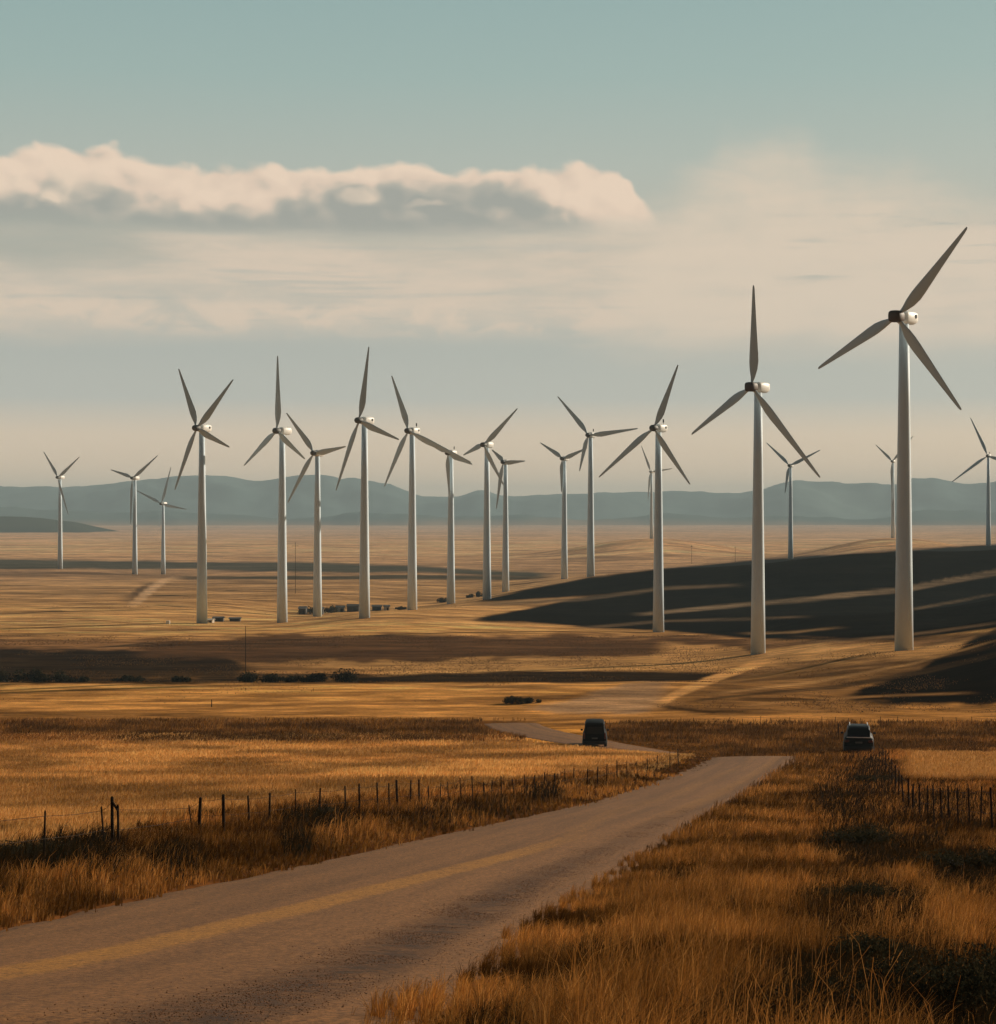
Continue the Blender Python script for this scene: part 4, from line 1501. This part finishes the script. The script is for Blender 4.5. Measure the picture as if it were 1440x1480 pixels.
# ------------------------------------------------------------------ sun and sky
SUN_EL, SUN_AZ = 19.0, 58.0            # azimuth to the right of the view direction
sd = bpy.data.lights.new('sun', 'SUN')
sd.energy = 4.8
sd.angle = R(0.5)
sd.color = (1.0, 0.87, 0.70)
so = bpy.data.objects.new('sun', sd)
COL.objects.link(so)
dv = Vector((math.sin(R(SUN_AZ)) * math.cos(R(SUN_EL)), math.cos(R(SUN_AZ)) * math.cos(R(SUN_EL)), math.sin(R(SUN_EL))))
so.rotation_euler = dv.to_track_quat('Z', 'Y').to_euler()
so.location = (60, 40, 80)

W = bpy.data.worlds.new('World')
SC.world = W
W.use_nodes = True
W.node_tree.nodes.clear()
t = NT(W.node_tree)
out = t.node('ShaderNodeOutputWorld')
bg = t.node('ShaderNodeBackground')
BGS = 0.1
bg.inputs['Strength'].default_value = BGS
sky = t.node('ShaderNodeTexSky', sky_type='NISHITA')
sky.sun_disc = False
sky.sun_elevation = R(SUN_EL)
sky.sun_rotation = R(SUN_AZ)
sky.air_density = 1.0
sky.dust_density = 2.0
sky.ozone_density = 1.0
tc = t.node('ShaderNodeTexCoord').outputs['Generated']
sp = t.node('ShaderNodeSeparateXYZ')
t.link(tc, sp.inputs[0])
dx, dy, dz = (X(t, sp.outputs[i]) for i in range(3))
AZ = t.math('ARCTAN2', dx, dy)
EL = t.math('ARCSINE', dz)
PX = AZ * 3000.0 + 720.0               # bearing and elevation in steps of 1/3000 rad
PY = 740.0 - EL * 3000.0


def sc(c, k=1.0):
    return tuple(lin(c) / BGS * k)


def nz(sx, sy, off=0.0, detail=5, rough=.55, dist=0.0, px=None, py=None):
    return t.noise(t.vec((PX if px is None else px) / sx, (PY if py is None else py) / sy, off), 1.0, detail, rough, dist)


base = t.mix(1.0, sky.outputs[0], SKY_TINT if 'SKY_TINT' in globals() else (0.83, 0.85, 0.70), 'MULTIPLY')
# thin high veil that makes the clear part pale and teal
veil = t.ss(PY, -2400.0, 200.0, 0.25, .85)
front = t.ss(dy, 0.1, 0.75)
veil = veil * front
veilc = t.ramp(t.math('DIVIDE', PY, 740.0, clamp=True), [(0.0, sc((152, 178, 175))), (.16, sc((163, 184, 178))), (.33, sc((183, 189, 179))), (.5, sc((196, 188, 173))),
                                                         (.69, sc((186, 188, 182))), (.78, sc((196, 196, 189))), (.85, sc((240, 216, 190))), (.96, sc((262, 226, 190)))], True)
col = t.mix(veil, base, veilc)
CREAM2, GREY, BLUEG = sc((222, 203, 182)), sc((164, 165, 157)), sc((182, 182, 172))
# broad soft stratus between the bank and the lower gap
w1 = nz(420.0, 60.0, 2.0, 5, .6)
w2 = nz(150.0, 38.0, 7.0, 6, .6, .4)
wlo = nz(120.0, 60.0, 51.0, 3, .5)
lo = t.ss(PY + (w1 - .5) * 80.0, 300.0, 380.0) * t.ss(PY + (w1 - .5) * 90.0, 505.0, 450.0)
col = t.mix(lo * t.ss(w1 * .6 + w2 * .5, .38, .68, .25, .95), col, CREAM2)
streak = t.ss(nz(300.0, 16.0, 11.0, 5, .6, .3), .52, .68) * lo
col = t.mix(streak * .55, col, BLUEG)
puff = nz(75.0, 42.0, 15.0, 5, .55, .5)
row = t.ss(PY + (w2 - .5) * 40.0, 425.0, 452.0) * t.ss(PY + (puff - .5) * 60.0, 497.0, 472.0) * t.ss(PX, 980.0, 860.0)
col = t.mix(row * t.ss(puff, .40, .62) * .9, col, sc((222, 203, 182)))
# right-hand diffuse cloud mass
rx = t.ss(PX + (w2 - .5) * 200.0, 800.0, 980.0)
topr = t.ramp(t.math('DIVIDE', PX - 800.0, 900.0, clamp=True), [(0, .85), (.2, .66), (.27, .52), (.40, .50), (.44, .58), (.50, .60), (.56, .60), (.66, .72), (.9, .9)]) * 420.0
edge = t.ss(PY - topr + (w2 - .5) * 60.0 + (puff - .5) * 40.0, -40.0, 90.0)
dens = edge * rx * t.ss(PY + (w1 - .5) * 60.0, 545.0, 470.0)
col = t.mix(dens * t.ss(w1 * .35 + w2 * .35 + wlo * .45 + puff * .2, 0.42, .80, .45, .98), col, sc((222, 205, 184)))
st2 = t.ss(nz(200.0, 19.0, 21.0, 4, .55, .2), .54, .74) * t.ss(PX, 1080.0, 1180.0) * t.ss(PY, 290.0, 320.0) * t.ss(PY, 425.0, 400.0)
col = t.mix(st2 * .65, col, sc((176, 178, 168)))
# grey shelf under the bank
sh = t.ss(PY + (w1 - .5) * 40.0, 258.0, 288.0) * t.ss(PY + (w1 - .5) * 34.0, 348.0, 322.0) * t.ss(PX + (w1 - .5) * 200., 900.0, 760.0)
col = t.mix(sh * .9, col, GREY)
sh2 = t.ss(PX + (w1 - .5) * 220., 330.0, 150.0) * t.ss(PY, 300.0, 325.0) * t.ss(PY + (w1 - .5) * 40., 405.0, 365.0)
col = t.mix(sh2 * .7, col, sc((166, 170, 160)))
# the cumulus bank: a bumpy top edge, lit rims, grey undersides
wx = nz(90.0, 70.0, 31.0, 3, .5)
wy = nz(90.0, 70.0, 37.0, 3, .5)
qx = PX + (wx - .5) * 46.0
qy = PY + (wy - .5) * 34.0


def voro(sx, sy, off, px, py):
    n = t.node('ShaderNodeTexVoronoi', feature='SMOOTH_F1')
    n.inputs['Smoothness'].default_value = .35
    n.inputs['Scale'].default_value = 1.0
    t.link(t.vec(px / sx, py / sy, off), n.inputs['Vector'])
    return X(t, n.outputs['Distance'])


def billow(px, py):
    a = voro(62.0, 46.0, 0.5, px, py)
    b = voro(27.0, 21.0, 3.5, px, py)
    c = nz(14.0, 11.0, 5.5, 4, .6, 0, px, py)
    return (1.0 - a) * 26.0 + (1.0 - b) * 11.0 + c * 7.0


topc = t.ramp(t.math('DIVIDE', PX + 200.0, 1200.0, clamp=True),
              [(0.0, .52), (.14, .55), (.185, .47), (.23, .40), (.31, .40), (.345, .50), (.40, .55), (.50, .56), (.56, .53), (.60, .48), (.69, .50), (.705, .56), (.80, .56), (.86, .50),
               (.90, .52), (.925, .64), (.945, .86), (.965, 1.0)], interp='B_SPLINE') * 160.0 + 155.0
bl = billow(qx, qy)
tt = PY - topc + bl - 28.0
cm = t.ss(tt, -3.0, 11.0) * t.ss(PY + (w2 - .5) * 26.0, 346.0, 310.0) * t.ss(PX, 965.0, 925.0)
def lumps(px, py):
    return (1.0 - voro(62.0, 46.0, 0.5, px, py)) * 26.0 + (1.0 - voro(31.0, 25.0, 3.5, px, py)) * 11.0


lit = (lumps(qx, qy) - lumps(qx + 12.0, qy - 15.0)) * 0.03
deep = t.ss(tt + (wlo - .5) * 50.0 + t.ss(PX, 390.0, 480.0) * t.ss(PX, 850.0, 740.0) * 30.0 - t.ss(PX, 740.0, 880.0) * 40.0 - t.ss(PX, 300., 120.) * 6.0, 22.0, 90.0)
shade = t.math('ADD', 1.0 - deep, lit, clamp=True)
ccol = t.ramp(shade, [(0.0, sc((164, 165, 157))), (.35, sc((186, 180, 167))), (.7, sc((226, 204, 183))), (1.0, sc((236, 213, 190)))], True)
col = t.mix(cm * t.ss(shade, 0., .5, .75, 1.0), col, ccol)


# small lit puffs hanging below the bank
def small(cx, cy, rx_, ry_, k):
    e = t.math('SQRT', t.math('ADD', t.math('POWER', (qx - cx) / rx_, 2.0), t.math('POWER', (qy - cy) / ry_, 2.0)))
    return t.ss(e - (bl - 26.0) * .05 - (w2 - .5) * 1.2 - (puff - .5) * 1.0, 1.25, .35) * k


pf = small(112.0, 287.0, 52.0, 30.0, .95)
for a in ((5., 292., 24., 14., .8), (508., 290., 52., 13., .8), (618., 298., 36., 8., .6), (40., 284., 30., 14., .4)):
    pf = t.math('MAXIMUM', pf, small(*a))
pl = t.math('ADD', lit * 2.0, .72, clamp=True)
col = t.mix(pf, col, t.mix(pl, sc((190, 182, 168)), sc((232, 211, 188))))
fr = t.ss(dy, -0.25, 0.6, 0.30, 1.0)             # unseen sky behind the viewer dimmed to deepen shaded sides
col = t.mix(1.0, col, t.vec(fr, fr, fr), 'MULTIPLY')
t.link(col, bg.inputs['Color'])
t.link(bg.outputs[0], out.inputs['Surface'])

# ------------------------------------------------------------------ camera and output
cd = bpy.data.cameras.new('camera')
cd.sensor_fit = 'HORIZONTAL'
cd.sensor_width = 36.0
cd.lens = 36.0 * F / 1440.0
cd.clip_start = 0.5
cd.clip_end = 40000.0
co = bpy.data.objects.new('camera', cd)
COL.objects.link(co)
co.location = (0, 0, CZ)
co.rotation_euler = (R(90), 0, 0)
SC.camera = co
SC.view_settings.view_transform = 'Standard'
SC.view_settings.look = 'None'
SC.view_settings.exposure = 0.0
SC.view_settings.gamma = 1.0
SC.render.engine = 'CYCLES'
SC.cycles.use_denoising = True
SC.cycles.max_bounces = 4
SC.cycles.diffuse_bounces = 2
SC.cycles.transmission_bounces = 2
SC.cycles.volume_bounces = 0
SC.cycles.use_adaptive_sampling = True
SC.cycles.adaptive_threshold = 0.02
SC.cycles.adaptive_min_samples = 16
SC.cycles.sample_clamp_indirect = 5.0
